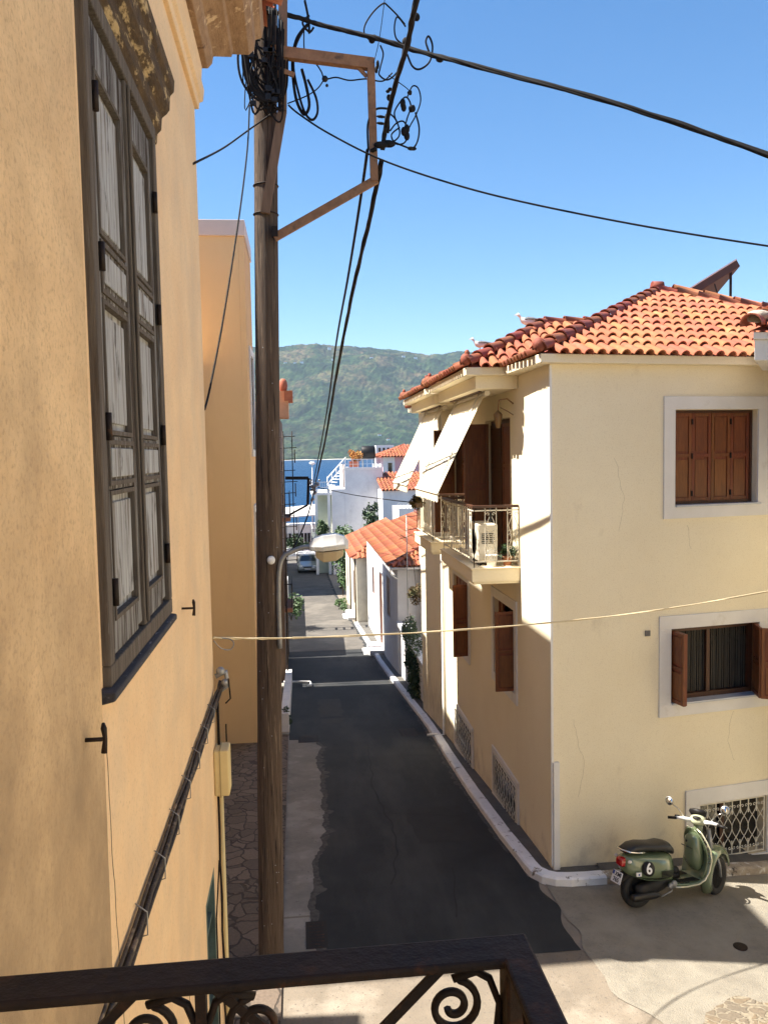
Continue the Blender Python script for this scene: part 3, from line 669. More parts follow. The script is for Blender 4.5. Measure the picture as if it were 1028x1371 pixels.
rb.tube([(A[0]-.1,A[1],A[2]+.12),(A[0]+.1,A[1],A[2]+.12)],.09,8)
for (ya_,yb) in ((12.62,16.25),(16.65,20.2)):
    hw=(yb-ya_)/2; ym=(ya_+yb)/2; r_=hw*.50; ap=(2.60+hw,ym,Z+r_+.02); bk=(2.60+hw+1.0,ym,Z+r_+.02)
    roofplane(ut,tl,[(2.6,ya_,Z),(2.6,yb,Z),ap],(2.6,ya_,Z),(2.6,yb,Z))
    roofplane(ut,tl,[(2.6,ya_,Z),(3.25,ya_,Z),(2.60+hw+1.0,ym,Z+r_+.02),ap],(2.6,ya_,Z),(3.25,ya_,Z))
    roofplane(ut,tl,[(2.6,yb,Z),(3.25,yb,Z),(2.60+hw+1.0,ym,Z+r_+.02),ap],(2.6,yb,Z),(3.25,yb,Z))
    ridge(rb,(2.62,ya_,Z+.03),ap); ridge(rb,ap,bk); ridge(rb,(2.62,yb,Z+.03),ap)
    for yy in (ya_,yb): rb.sphere((2.60,yy,Z+.12),(.085,.085,.10),8,6); rb.sphere((2.62,yy,Z+.22),(.04,.04,.06),7,5)
rb.sphere((E0[0]-.02,E0[1],Z+.12),(.09,.09,.10),8,6)
rf=ut.build('roof',tile,house,recalc=False); tl.build('roof_tiles',tile,rf,recalc=False); rb.build('ridge_tiles',mat('ridge tile',(.30,.075,.035),(.22,.055,.025),scale=5,rough=.75,bump=.3,island=.2,c3=(.20,.07,.04),s3=6,t3=(.56,.68)),rf,recalc=False)
# corner duct, downpipe, lamp, cable arm
bx('cable_duct',trim,house,.005,.10,-.06,-.003,-.15,1.62,M=FM,bevel=.008)
bx('corner_strip',whitecl,house,3.452,3.485,11.128,11.149,.1,7.18)
q=MB(); q.tube([(3.40,19.65,7.0),(3.40,19.65,-.88),(3.2,19.66,-.86),(2.98,19.66,-.87)],.03,8); q.build('downpipe',whitecl,house)
wl=MB(); wl.lathe([(.0,-.16),(.035,-.15),(.06,-.05),(.075,.06),(.05,.09),(.015,.12),(.0,.15)],(3.2,13.05,6.55),n=8); wl=wl.build('wall_lamp',mat('bronze',(.2,.12,.05),metal=.4,rough=.5,bump=0),house)
q=MB(); q.tube([(3.45,13.05,6.78),(3.35,13.05,6.86),(3.22,13.05,6.84),(3.2,13.05,6.68)],.012,6); q.tube([(3.45,13.05,6.6),(3.36,13.05,6.66),(3.24,13.05,6.72)],.008,6); q.build('bracket',rust,wl)
# awnings (fixed to the soffit)
aw_m=awnm
for (ya_,yb) in ((13.25,15.75),(17.05,19.5)):
    q=MB(); T=Vector((3.02,0,6.93)); Bt=Vector((2.24,0,5.36)); rows=[]
    n=14
    for i in range(n+1):
        t=i/n; base=T.lerp(Bt,t); sagg=-.05*math.sin(math.pi*t)
        rows.append([q.p((base.x+sagg*.6,ya_+(yb-ya_)*j/20,base.z+sagg+.006*math.sin(j*1.3))) for j in range(21)])
    for r,s in zip(rows,rows[1:]):
        for j in range(20): q.face((r[j],r[j+1],s[j+1],s[j]),True)
    last=rows[-1]; v0=[q.v[i] for i in last]
    lo=[q.p(v+Vector((0,0,-.13-.03*(j%2)))) for j,v in enumerate(v0)]
    for j in range(20): q.face((last[j],last[j+1],lo[j+1],lo[j]))
    a=q.build('awning',aw_m,house,recalc=False); sf=a.modifiers.new('s','SOLIDIFY'); sf.thickness=.004
    q=MB(); q.tube([(3.05,ya_-.12,6.96),(3.05,yb+.05,6.96)],.045,10); q.build('roller',whitei,a)
    for yy in (ya_+.25,yb-.3): q=MB(); q.tube([(3.0,yy,6.99),(2.62,yy,6.20),(2.26,yy,5.40)],.011,6); q.build('arm',whitei,a)
    q=MB(); q.tube([(2.24,ya_-.03,5.355),(2.24,yb+.03,5.355)],.02,8); q.build('front_bar',whitei,a)
    q=MB(); q.beam((2.95,ya_-.05,6.99),(2.95,yb,6.99),.05,.03); q.build('fixing_bar',browndk,a)
# ------------------------------------------------------------------ air conditioner and things on the balcony
ac=thing('air_conditioner','cream outdoor air conditioning unit standing inside the near balcony railing','air conditioner',(3.05,13.15,4.2))
bx('casing',acm,ac,2.84,3.16,12.98,13.72,4.26,4.86,bevel=.02)
q=MB(); q.lathe([(.0,.0),(.2,.0),(.2,.012),(.19,.014),(.0,.014)],(2.826,13.3,4.56),'x',24)
for k in range(7): q.lathe([(.03*k+.012,-.003),(.03*k+.018,-.003),(.03*k+.018,0),(.03*k+.012,0)],(2.825,13.3,4.56),'x',20)
q.build('fan_grille',blackp,ac)
q=MB(); 
for k in range(6): q.box(2.90,3.10,12.970,12.979,4.70-.03*k,4.712-.03*k)
q.build('side_louvre',blackp,ac); 
q=MB(); q.box(2.86,2.9,13.0,13.7,4.196,4.259); q.box(3.1,3.14,13.0,13.7,4.196,4.259); q.build('foot',blackp,ac)
bk=thing('bucket','white plastic bucket on the near balcony floor beside the air conditioner','bucket',(3.02,12.88,4.2))
q=MB(); q.lathe([(.0,0),(.07,0),(.09,.17),(.1,.175),(.1,.185),(.082,.18),(.062,.01),(.0,.01)],(3.03,12.87,4.197),n=16); q.build('pail',whitecl,bk)
q=MB(); q.tube([(3.03+.092*math.cos(t),12.87,4.37+.09*math.sin(t)) for t in [math.pi*i/10 for i in range(11)]],.004,5); q.build('handle',galv,bk)
pt=thing('potted_plant','small potted trailing plant in the near corner of the near balcony','potted plant',(3.3,12.9,4.2))
q=MB(); q.lathe([(.0,0),(.06,0),(.085,.13),(.095,.13),(.095,.15),(.075,.15),(.0,.13)],(3.3,12.93,4.197),n=14); q.build('pot',mat('clay',(.35,.14,.07)),pt)
q=MB(); clumps(q,(3.3,12.93,4.42),(.13,.13,.10),8,40,.03,5,.6); q.build('foliage',foliage2,pt)
# planters hung at the far balcony
pl=thing('balcony_plants','dry trailing plants hung along the far end of the far balcony rail','plant',(2.6,18.2,5.05))
q=MB(); clumps(q,(2.62,18.3,4.95),(.12,.55,.14),14,60,.035,8,.5); q.build('foliage',mat('dry leaf',(.16,.12,.05),(.08,.08,.03),bump=0,island=.4),pl)
bx('trough',mat('trough',(.3,.22,.15)),pl,2.55,2.68,17.8,18.8,4.84,4.94)
# gulls
def gull(px,py,Y,face,label):
    p_=at(px,py,Y); g=thing('seagull',label,'seagull',p_,'gulls sitting on the corner house roof')
    def Q(x,y,z): return (p_.x+x*face,p_.y+y,p_.z+z)
    b=MB(); rings=[]
    for x,hw,zc,hh in ((-.20,.012,.115,.010),(-.14,.035,.105,.030),(-.05,.062,.09,.058),(.04,.068,.09,.066),(.10,.05,.11,.055),(.125,.036,.15,.045),(.14,.033,.185,.036),(.165,.03,.205,.032),(.19,.018,.203,.02)):
        rings.append([Q(x,hw*math.cos(t),zc+hh*math.sin(t)) for t in [2*math.pi*i/12 for i in range(12)]])
    b.loft(rings); bo=b.build('body',whitecl,g)
    for s in (-1,1):
        b=MB(); b.loft([[Q(x,s*(.055*k+.018),.10+.045*k-.03),Q(x,s*(.062*k+.02),.12),Q(x,s*(.03*k+.012),.12+.04*k)] for x,k in ((.07,.6),(.0,1.15),(-.1,.9),(-.2,.35),(-.26,.1))]); b.build('wing',mat('grey feather',(.12,.12,.13),bump=0),g)
        b=MB(); b.tube([Q(.01,s*.02,.05),Q(.012,s*.02,-.01)],.005,5); b.tube([Q(.012,s*.02,-.01),Q(.04,s*.03,-.014)],.005,4); b.build('leg',beak,g)
    b=MB(); b.loft([[Q(.185,.009,.202),Q(.185,-.009,.202),Q(.185,0,.216)],[Q(.235,.003,.193),Q(.235,-.003,.193),Q(.235,0,.198)]]); b.build('beak',beak,g)
    b=MB(); b.sphere(Q(.172,.024,.215),.006,6,5); b.sphere(Q(.172,-.024,.215),.006,6,5); b.build('eye',blackp,g)
gull(706,437,14.35,-1,'white and grey gull on the hip corner, nearer and larger of the two roof gulls')
gull(643,467,16.9,-1,'small gull farther down the tiled ridge, left of the other gull')
# stone cap under the near gull
cp=thing('stone_cap','rounded pale mortar cap on the roof ridge under the nearer gull','mortar cap',at(706,440,14.35))
q=MB(); q.sphere(at(706,440,14.38)+Vector((0,0,-.03)),(.11,.11,.07),12,8); q.build('cap',stonek,cp)
# solar collector
sol=thing('solar_panel','tilted solar collector on steel legs behind the tiled roof ridge','solar panel',(9.3,18,8.6))
q=MB(); dn=Vector((0,1.5,-.6)); q.prism([(8.27,17,9.17),(9.44,17,9.86),(9.36,17,9.99),(8.19,17,9.30)],dn); q.build('collector',mat('collector side',(.085,.040,.030),(.06,.03,.024),rough=.6),sol,.01)
q=MB(); q.prism([(8.185,16.98,9.302),(9.355,16.98,9.992),(9.345,16.98,10.012),(8.175,16.98,9.322)],dn); q.build('rim',whitecl,sol)
for (x,y) in ((9.26,17.06),(9.36,18.3)):
    q=MB(); q.beam((x,y,7.9),(x,y,9.78-(y-17)*.4),.04,.04,(0,1,0)); q.build('leg',iron,sol)
q=MB(); q.beam((9.26,17.06,8.4),(8.9,17.06,9.5),.02,.02); q.build('brace',blackp,sol)
# neighbour with projecting eave at the right edge
nb=thing('neighbour_house','house just outside the right edge whose tiled white eave corner juts in','house',(6.2,9.9,0))
q=MB(); q.prism([(7.15,10.1,-.6),(12,10.1,-.6),(12,11.2,-.6),(7.8,11.2,-.6)],(0,0,7.7)); q.build('wall',cream,nb)
q=MB(); q.prism([(5.74,9.98,7.10),(12,10.5,7.10),(12,11.3,7.10),(6.62,11.3,7.10)],(0,0,.26)); q.prism([(5.70,9.94,7.361),(12,10.46,7.361),(12,11.35,7.361),(6.58,11.35,7.361)],(0,0,.09)); q.build('eave_soffit',trim,nb,.01)
ut=MB(); tl=MB(); rb=MB(); Z2=7.47
roofplane(ut,tl,[(5.64,9.9,Z2),(12,10.42,Z2),(12,12.0,Z2+.5),(7.25,11.6,Z2+.5)],(5.64,9.9,Z2),(12,10.42,Z2),sp=.24,r=.095)
ridge(rb,(5.66,9.92,Z2+.04),(7.2,11.55,Z2+.52),r=.12)
rf=ut.build('roof',tile,nb,recalc=False); tl.build('roof_tiles',tile,rf,recalc=False); rb.build('ridge_tiles',tile,rf,recalc=False)
q=MB(); q.sphere((5.86,10.12,Z2+.20),(.16,.14,.08),10,7); q.build('mortar',stonek,rf)
oh=thing('bounce_house','unseen cream house outside the right edge, added to bounce light onto the old house','house',(6.9,1,0))  # unseen house added as a sunlit surface that bounces light onto the left wall
bx('wall',mat('pale sunlit render',(.80,.68,.48),(.76,.64,.44)),oh,6.9,12,-9,7.2,-.4,8.5)
bx('eave',trim,oh,6.6,12.2,-9.2,7.4,8.501,8.7)
# ================================================================== LEFT OLD HOUSE
LX=-.7
lh=thing('old_house','tall ochre plastered old house with weathered grey shuttered window filling the left','house',(LX,3,0))
LM=frame((LX,0,0),(0,1,0),(-1,0,0))   # local x = along street, y = into the house
wy0,wy1,wz0,wz1=3.02,4.34,5.22,7.62
LZ=9.05
mb=MB(LM); panel(mb,2.86,6.5,-.3,LZ,[(wy0,wy1,wz0,wz1),(5.55,6.1,-.1,2.95),(4.0,5.0,-.1,2.55)],.16)
mb.M=None; mb.quad((LX,6.5,-.3),(-9,6.5,-.3),(-9,6.5,LZ),(LX,6.5,LZ)); mb.quad((LX,2.86,-.3),(LX,2.86,LZ),(LX+.012,2.86,LZ),(LX+.012,2.86,-.3))
mb.quad((LX,6.5,LZ),(-9,6.5,LZ),(-9,-4,LZ),(LX,-4,LZ)); mb.quad((-9,6.5,-.3),(-9,-4,-.3),(-9,-4,LZ),(-9,6.5,LZ))
mb.build('wall',ochre,lh)
# nearer wall section, stained, with a ragged plaster edge
mb=MB(); ed=[]
zz=-.3
while zz<LZ: ed.append((2.87+.02*mn.noise(Vector((0,zz*1.1,5)))+.008*mn.noise(Vector((0,zz*7,2))),zz)); zz+=.12
for (a,z0),(b_,z1) in zip(ed,ed[1:]):
    mb.quad((LX+.012,-4,z0),(LX+.012,a,z0),(LX+.012,b_,z1),(LX+.012,-4,z1)); mb.quad((LX+.012,a,z0),(LX-.001,a,z0),(LX-.001,b_,z1),(LX+.012,b_,z1))
mb.build('stained_wall',ochre_dirty,lh)
# window with old shutters
wn=bx('shuttered_window',darkint,lh,wy0,wy1,.14,.16,wz0,wz1,M=LM)
q=MB(LM); ringframe(q,wy0-.07,wy1+.04,wz0-.02,wz1+.04,.075,-.03,.06); q.build('frame',olddark,wn,.006)
def oldleaf(a,b_):
    q=MB(LM); st=.075; y=.0
    q.box(a,a+st,y-.012,.03,wz0+.08,wz1-.06); q.box(b_-st,b_,y-.012,.03,wz0+.08,wz1-.06)
    for z0,z1 in ((5.28,5.40),(5.89,6.09),(6.59,6.81),(7.40,7.565)): q.box(a+st,b_-st,y-.010,.028,z0,z1)
    lf=q.build('shutter',oldgrey,wn,.004)
    q=MB(LM); q.box(a+st+.001,b_-st-.001,.012,.022,5.3,7.5)
    tops=[(5.42,5.87),(6.11,6.57),(6.83,7.38)]
    for z0,z1 in tops: q.box(a+st+.022,b_-st-.022,.0,.0115,z0+.03,z1-.03)
    for z0,z1 in ((5.935,6.045),(6.645,6.755)): q.box(a+st+.03,b_-st-.03,-.020,-.0105,z0,z1)
    q.build('panel',oldpanel,lf,.004)
    q=MB(LM)
    for z0,z1 in tops: ringframe(q,a+st+.001,b_-st-.001,z0-.016,z1+.016,.017,-.017,.0105)
    for z0,z1 in ((5.905,6.075),(6.605,6.795)): ringframe(q,a+st-.004,b_-st+.004,z0,z1,.018,-.019,-.0102)
    q.build('moulding',olddark,lf)
    return lf
mid=(wy0+wy1)/2
l1=oldleaf(wy0+.03,mid-.03); l2=oldleaf(mid+.04,wy1-.06)
q=MB(LM); q.box(mid-.028,mid+.034,-.025,.02,wz0+.06,wz1-.04); q.box(mid-.012,mid+.012,-.038,-.026,wz0+.07,wz1-.05); q.build('centre_stile',olddark,wn,.006)
for z_ in (wz0+.3,wz0+.9,wz0+1.5,wz0+2.05):
    for yh in (wy0+.05,wy1-.045): q=MB(LM); q.tube([(yh,-.03,z_-.05),(yh,-.03,z_+.05)],.012,8); q.build('hinge',iron,wn)
q=MB(LM); q.prism([(wy0-.13,.05,wz0-.01),(wy0-.13,-.055,wz0-.025),(wy0-.13,-.055,wz0-.055),(wy0-.13,.05,wz0-.08)],(wy1-wy0+.15,0,0)); q.build('sill',sillm,wn,.008)
q=MB(LM)
# hood cornice profile (y out, z)
prof=[(0.0,7.60),(-.025,7.61),(-.03,7.66),(-.05,7.68),(-.055,7.74),(-.08,7.76),(-.095,7.78),(-.10,7.85),(-.12,7.87),(-.125,7.93),(-.0,7.96)]
q.prism([(wy0-.25,y_,z_) for y_,z_ in prof],(wy1-wy0+.37,0,0))
q.build('hood',hoodm,wn,.006)
# shutter dogs
for (y_,z_,wl) in ((2.64,5.12,1),(4.92,5.12,0)):
    q=MB(LM); q.tube([(y_,.0,z_),(y_,-.062,z_),(y_+.01,-.07,z_)],.007,6); q.tube([(y_,-.068,z_-.045),(y_+.005,-.072,z_),(y_+.0,-.070,z_+.035),(y_+.012,-.066,z_+.048)],[.010,.007,.010,.005],6); q.build('shutter_dog',iron,lh)
def crack(pts,r_=.0022,sd=0):
    q=MB(LM); out=[]
    for (a,b_),(c,d) in zip(pts,pts[1:]):
        n=max(3,int(math.hypot(c-a,d-b_)/.04))
        for k in range(n):
            t=k/n; x_=a+(c-a)*t; z_=b_+(d-b_)*t; out.append((x_+.022*mn.noise(Vector((z_*6,x_*6,sd)))+.008*mn.noise(Vector((z_*25,x_*25,sd))),-.0006,z_+.01*mn.noise(Vector((x_*30,z_*30,sd+4)))))
    q.tube(out,r_,4); q.build('crack',olddark,lh)
crack([(4.7,3.0),(4.62,2.75),(4.5,2.6)],.002,2); crack([(2.95,5.0),(3.0,4.3),(3.12,3.6),(3.05,3.0)],.0016,6)
# lower door and narrow window
dr=bx('door',browndk,lh,4.02,4.98,.12,.16,-.08,2.52,M=LM)
q=MB(LM); ringframe(q,3.92,5.08,-.1,2.64,.12,-.03,.05); q.build('frame',olddark,dr,.005)
q=MB(LM); q.box(4.47,4.50,.0,.1,-.05,2.5); q.box(4.15,4.16,-.02,.1,-.05,2.5); q.build('iron_bars',galv,dr)
nw=bx('narrow_window',glass,lh,5.56,6.09,.13,.16,-.08,2.93,M=LM)
q=MB(LM); ringframe(q,5.55,6.10,-.1,2.95,.05,.0,.08); 
for z_ in (.6,1.3,2.0,2.6): q.box(5.6,6.05,.02,.06,z_,z_+.03)
q.build('frame',mat('grey green frame',(.10,.15,.13),(.06,.09,.08),scale=8),nw)
# cornice (runs along the street, turns the corner)
def cornice(prof,m,name):
    mb=MB(); rings=[]
    for k in range(3):
        ring=[]
        for (o,z_) in prof:
            ring.append({0:(LX+o,-4,z_),1:(LX+o,6.5+o,z_),2:(-9,6.5+o,z_)}[k])
        rings.append(ring)
    mb.loft(rings,sm=False); return mb.build(name,m,lh,.006)
cornice([(-.1,8.62),(.03,8.62),(.035,8.67),(.06,8.69),(.07,8.78),(.05,8.80),(.06,8.95),(-.1,8.95)],ochre,'cornice_band')
cornice([(-.1,8.951),(.10,8.951),(.13,9.0),(.14,9.06),(.20,9.09),(.27,9.12),(.28,9.17),(.40,9.20),(.44,9.26),(.45,9.34),(.50,9.38),(.52,9.48),(-.1,9.5)],cornm,'cornice')
ut=MB(); tl=MB(); roofplane(ut,tl,[(LX+.55,-4,9.5),(LX+.55,7.05,9.5),(-4.8,3,11.2),(-4.8,-4,11.2)],(LX+.55,-4,9.5),(LX+.55,7.05,9.5),sp=.22,ln=.45)
ut.poly((LX+.55,7.05,9.5),(-9,7.05,9.5),(-4.8,3,11.2)); rf=ut.build('roof',tile,lh,recalc=False); tl.build('roof_tiles',tile,rf,recalc=False)
# conduit along the wall, junction box, drop cables
cb=thing('wall_cables','bundle of dark cables strapped along the ochre wall below the window','cable',(LX,3,4.12))
q=MB()
for j,(dx,dz,r_) in enumerate(((.022,0,.017),(.034,.028,.011),(.022,-.032,.014),(.038,-.008,.009),(.018,.048,.008))):
    pts=[(LX+dx+.008*mn.noise(Vector((t*2,j,0))),2.0+t,4.13+dz+.012*mn.noise(Vector((t*1.7,j+5,0)))) for t in [i*.15 for i in range(30)]]
    pts+=[(LX+dx+.02,6.44,4.18+dz*.5),(LX+dx+.03,6.5,4.24+dz*.3)]
    q.tube(pts,r_,7)
q.build('cable_bundle',mat('dusty cable sleeve',(.055,.038,.026),(.03,.022,.017),scale=8,rough=.7,bump=.5,c3=(.20,.15,.10),s3=9,t3=(.55,.65)),cb)
for t in range(9): q=MB(); q.tube([(LX+.005,2.4+t*.45,4.075),(LX+.050,2.4+t*.45,4.085),(LX+.052,2.4+t*.45,4.18),(LX+.005,2.4+t*.45,4.22)],.003,5); q.build('strap',galv,cb)
q=MB(); q.tube([(LX+.02,6.45,4.30),(LX+.10,6.47,4.33),(LX+.11,6.48,4.22),(LX+.05,6.48,4.18)],.02,7); q.sphere((LX+.06,6.46,4.34),.035,8,6); q.sphere((LX+.09,6.46,4.25),.03,8,6); q.build('clamp',galv,cb)
q=MB(); q.tube([(LX+.12,6.45,4.28),(LX+.13,6.46,4.12),(LX+.09,6.47,4.08)],.006,5); q.tube([(LX+.03,6.45,4.1),(LX+.03,6.45,3.76)],.012,6); q.tube([(LX+.09,6.45,3.92),(LX+.09,6.45,3.78)],.006,5); q.build('drop_lead',blackc,cb)
jb=thing('junction_box','yellowed plastic junction box on the far corner of the ochre wall','junction box',(LX,6.4,3.4))
bx('case',plastic,jb,LX+.001,LX+.115,6.30,6.50,3.40,3.76,bevel=.012); bx('cover_seam',mat('seam',(.40,.31,.15)),jb,LX+.045,LX+.052,6.295,6.505,3.395,3.765)
dc=thing('drop_cable','black cable and beige conduit running down the house corner below the junction box','cable',(LX,6.45,1.5))
q=MB(); q.tube([(LX+.02+.01*math.sin(z_*3),6.38+.012*math.sin(z_*2.1),3.40-z_*.28) for z_ in range(13)],.009,6); q.tube([(LX+.02,6.3,2.9),(LX+.018,6.0,2.6),(LX+.02,5.98,1.0)],.006,5); q.build('black_lead',blackc,dc)
q=MB(); q.tube([(LX+.03,6.475,3.40),(LX+.03,6.475,.0)],.02,8); q.build('conduit',plastic,dc)
# ================================================================== ORANGE BUILDING
ob=thing('orange_building','smooth orange rendered building with pale parapet beyond the utility pole','building',(-1.27,20.3,-1.15))
OX=-1.27; OY=20.3
mb=MB(); mb.box(-7,OX,OY,23.0,-1.6,11.25); mb.build('wall',orange,ob,.01)
# street side skin, paler, with windows
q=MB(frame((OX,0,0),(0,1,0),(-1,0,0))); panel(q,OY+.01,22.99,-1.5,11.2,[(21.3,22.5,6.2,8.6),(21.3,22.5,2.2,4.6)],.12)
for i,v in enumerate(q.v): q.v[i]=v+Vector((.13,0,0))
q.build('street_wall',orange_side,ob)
mb=MB(); mb.box(OX-.0,OX+.13,OY,OY+.012,-1.5,11.24); mb.build('corner_return',orange,ob)
for z0 in (6.2,2.2):
    w_=bx('window',glass,ob,OX+.012,OX+.03,21.3,22.5,z0,z0+2.4); q=MB(frame((OX+.13,0,0),(0,1,0),(-1,0,0))); ringframe(q,21.12,22.68,z0-.18,z0+2.58,.18,-.04,.03); q.build('trim',trim,w_)
bx('parapet',mat('pale parapet band',(.66,.56,.50),(.62,.53,.47)),ob,-7.05,OX+.16,OY-.05,23.05,11.251,11.62,bevel=.01)
bx('rear_wing',orange,ob,-7,OX+.10,23.06,29.2,-3,7.6); 
bx('base_ledge',plastic,ob,-7.02,OX+.17,OY-.045,OY-.001,-1.25,-1.12)
# unseen houses added west of the lane, sized to cast the street's shade
h2=thing('lane_shade_house','unseen tall ochre house behind the old house, added to shade the street','house',(-2.4,13,0),)
mb=MB(); mb.box(-8,-2.4,9.62,18.6,-1.2,11.9); mb.build('wall',ochre,h2); bx('lower_wing',orange,h2,-8,-2.4,18.61,20.2,-1.3,8.2)
h3=thing('alley_shade_house','unseen whitewashed house closing the side alley, added to shade the ground','house',(-5.8,7.8,0)); bx('wall',white,h3,-8.9,-5.8,6.6,8.95,-.2,9.2)
# ================================================================== STREET LEFT ROW
hB=thing('brown_house','narrow old house with brown facade, small balconies and a tiled gable end behind the pole','house',(-.7,33,-2.8))
mb=MB(); mb.box(-6,-.62,30.3,36.2,-3.5,7.4); mb.build('wall',mat('brown grey render',(.20,.13,.085),(.12,.08,.055),scale=1.5,stretch=(1,1,.4)),hB)
for z0 in (.2,3.6):
    q=MB(); q.box(-.85,-.32,30.8,33.0,z0,z0+.14); bl=q.build('balcony',mat('terracotta slab',(.45,.20,.11),(.36,.15,.08)),hB)
    q=MB()
    for i in range(16): q.beam((-.35,30.85+i*.14,z0+.14),(-.35,30.85+i*.14,z0+1.05),.02,.02,(0,1,0))
    q.beam((-.35,30.8,z0+1.05),(-.35,33,z0+1.05),.03,.03); q.beam((-.35,30.83,z0+1.05),(-.85,30.83,z0+1.05),.03,.03); q.build('railing',iron,bl)
q=MB(); q.box(-1.3,-.28,30.1,31.4,7.41,8.35); gb=q.build('gable_end',mat('peach render',(.60,.30,.16),(.5,.25,.13)),hB)
q=MB(); q.sphere((-.45,30.2,8.55),(.16,.16,.28),8,6); q.box(-.42,-.12,30.0,31.4,8.0,8.36); q.build('ridge_ornament',tile,gb)
for k in range(4):
    q=MB(frame((-.62,0,0),(0,1,0),(-1,0,0))); leafpanel(q,31.0+k*1.3,31.7+k*1.3,.4+3.4*(k%2),2.4+3.4*(k%2),-.03); q.build('shutter',browndk,hB)
# antenna lattice
for (y_,x_,zb,zt,lab) in ((29.6,-.2,0.0,6.9,'tall rusty aerial mast with short rungs beside the pole, against the hill'),):
    an=thing('aerial_mast',lab,'antenna',(x_,y_,zb))
    q=MB(); q.tube([(x_-.35,y_,-2.2),(x_-.3,y_,zt)],.03,6); q.tube([(x_,y_,2.5),(x_+.02,y_,zt)],.02,6); q.build('mast',iron,an)
    for i in range(12):
        q=MB(); z_=2.3+i*.40; q.tube([(x_-.42,y_,z_),(x_+.12+.06*math.sin(i*2),y_,z_+.02)],.014,5)
        if i%3==0: q.tube([(x_+.1,y_,z_-.12),(x_+.1,y_,z_+.35)],.02,5)
        q.build('rung',iron,an)
# far wooden pole with bracket, carrying the street cables
fp=thing('far_utility_pole','distant dark utility pole with square iron bracket, small against the sea','utility pole',(-.65,37,-3))
q=MB(); q.tube([(-.72,37,-3.2),(-.68,37,7)],[.13,.10],10); q.build('pole',polem,fp)
a1=at(382,640,37);a2=at(413,640,37);a3=at(412,676,37);a4=at(386,690,37)
q=MB(); q.beam(a1,a2,.12,.14); q.beam(a2,a3,.12,.12,(0,1,0)); q.beam(a3,a4,.09,.09); q.build('bracket',iron,fp)
FARB=at(413,650,37)
q=MB(); 
for i in range(14): 
    r_=random.Random(i); c=a2+Vector((r_.uniform(.0,.5),0,r_.uniform(-1.1,-.05))); q.sphere(c,r_.uniform(.05,.10),6,5)
q.build('insulator',galv,fp)
# low garden wall, steps and walls down the left kerb
wall_low('low_white_wall','low whitewashed wall stepping along the left kerb beyond the pole',-.62,-.40,21.3,30,.55,white)
wall_low('garden_wall','grey garden wall along the left side of the sunlit far road',-1.15,-.85,41.6,56.5,1.55,white)
hC=thing('low_house','low pale house on the left of the far street','house',(-.95,38,-3)); bx('wall',white,hC,-6,-.95,36.6,41.5,-3.5,1.1)
q=MB(); q.prism([(-.8,36.5,1.1),(-6.2,36.5,1.1),(-3.5,36.5,2.2)],(0,5.1,0)); q.build('roof',tile_flat,hC)
hE=thing('far_left_house','plain tall house shading the far end of the street','house',(-1.6,70,-4)); bx('wall',white,hE,-9,-1.6,58,80,-4.6,3.4)
q=MB(); q.prism([(-1.4,57.8,3.4),(-9.2,57.8,3.4),(-5.3,57.8,5.2)],(0,22.4,0)); q.build('roof',tile_flat,hE)
# trellis over the far road edge, shaped to throw the ladder-shaped shadow
tr=thing('roof_railing','open trellis over the left edge of the far road, shaped to throw a ladder shadow','railing',(-1.0,44,-2))
q=MB(); 
for y_ in (43.4,44.2): q.beam((-1.0,y_,.9),(1.1,y_,.9),.10,.07)
for i in range(6): q.beam((-1+.42*i,43.4,.9),(-1+.42*i,44.2,.9),.09,.06)
q.build('bars',whitecl,tr)
q=MB()
for y_ in (43.4,44.2): q.beam((-1.0,y_,-2.2),(-1.0,y_,.9),.09,.09,(0,1,0))
q.build('post',whitecl,tr)
# white stair rail / poles painted on left kerb
def lowshrub(name,lab,c,rad,k,seed,m=foliage,size=.05,n=60):
    o=thing(name,lab,'shrub',(c[0],c[1],c[2]-rad[2])); q=MB(); clumps(q,c,rad,k,n,size,seed,.5); q.build('foliage',m,o)
    q=MB()
    for i in range(4): q.tube([(c[0],c[1],c[2]-rad[2]*1.3),(c[0]+rad[0]*.4*math.cos(i*1.6),c[1]+rad[1]*.4*math.sin(i*1.6),c[2]+rad[2]*.3)],[.02,.006],5)
    q.build('stem',barkm,o); return o
lowshrub('shrub','bright green bush spilling over the left garden wall into the road edge',(-.55,44,-1.9),(.62,.9,.65),14,3,size=.09)
lowshrub('shrub','small dark green pot shrub at the left kerb beyond the drain',(-.48,21.6,-.85),(.16,.2,.28),8,4,foliage2,.035)
lowshrub('shrub','pale green potted shrub near the low white wall',(-.75,33,-2.2),(.3,.5,.4),9,9,foliage,.05)
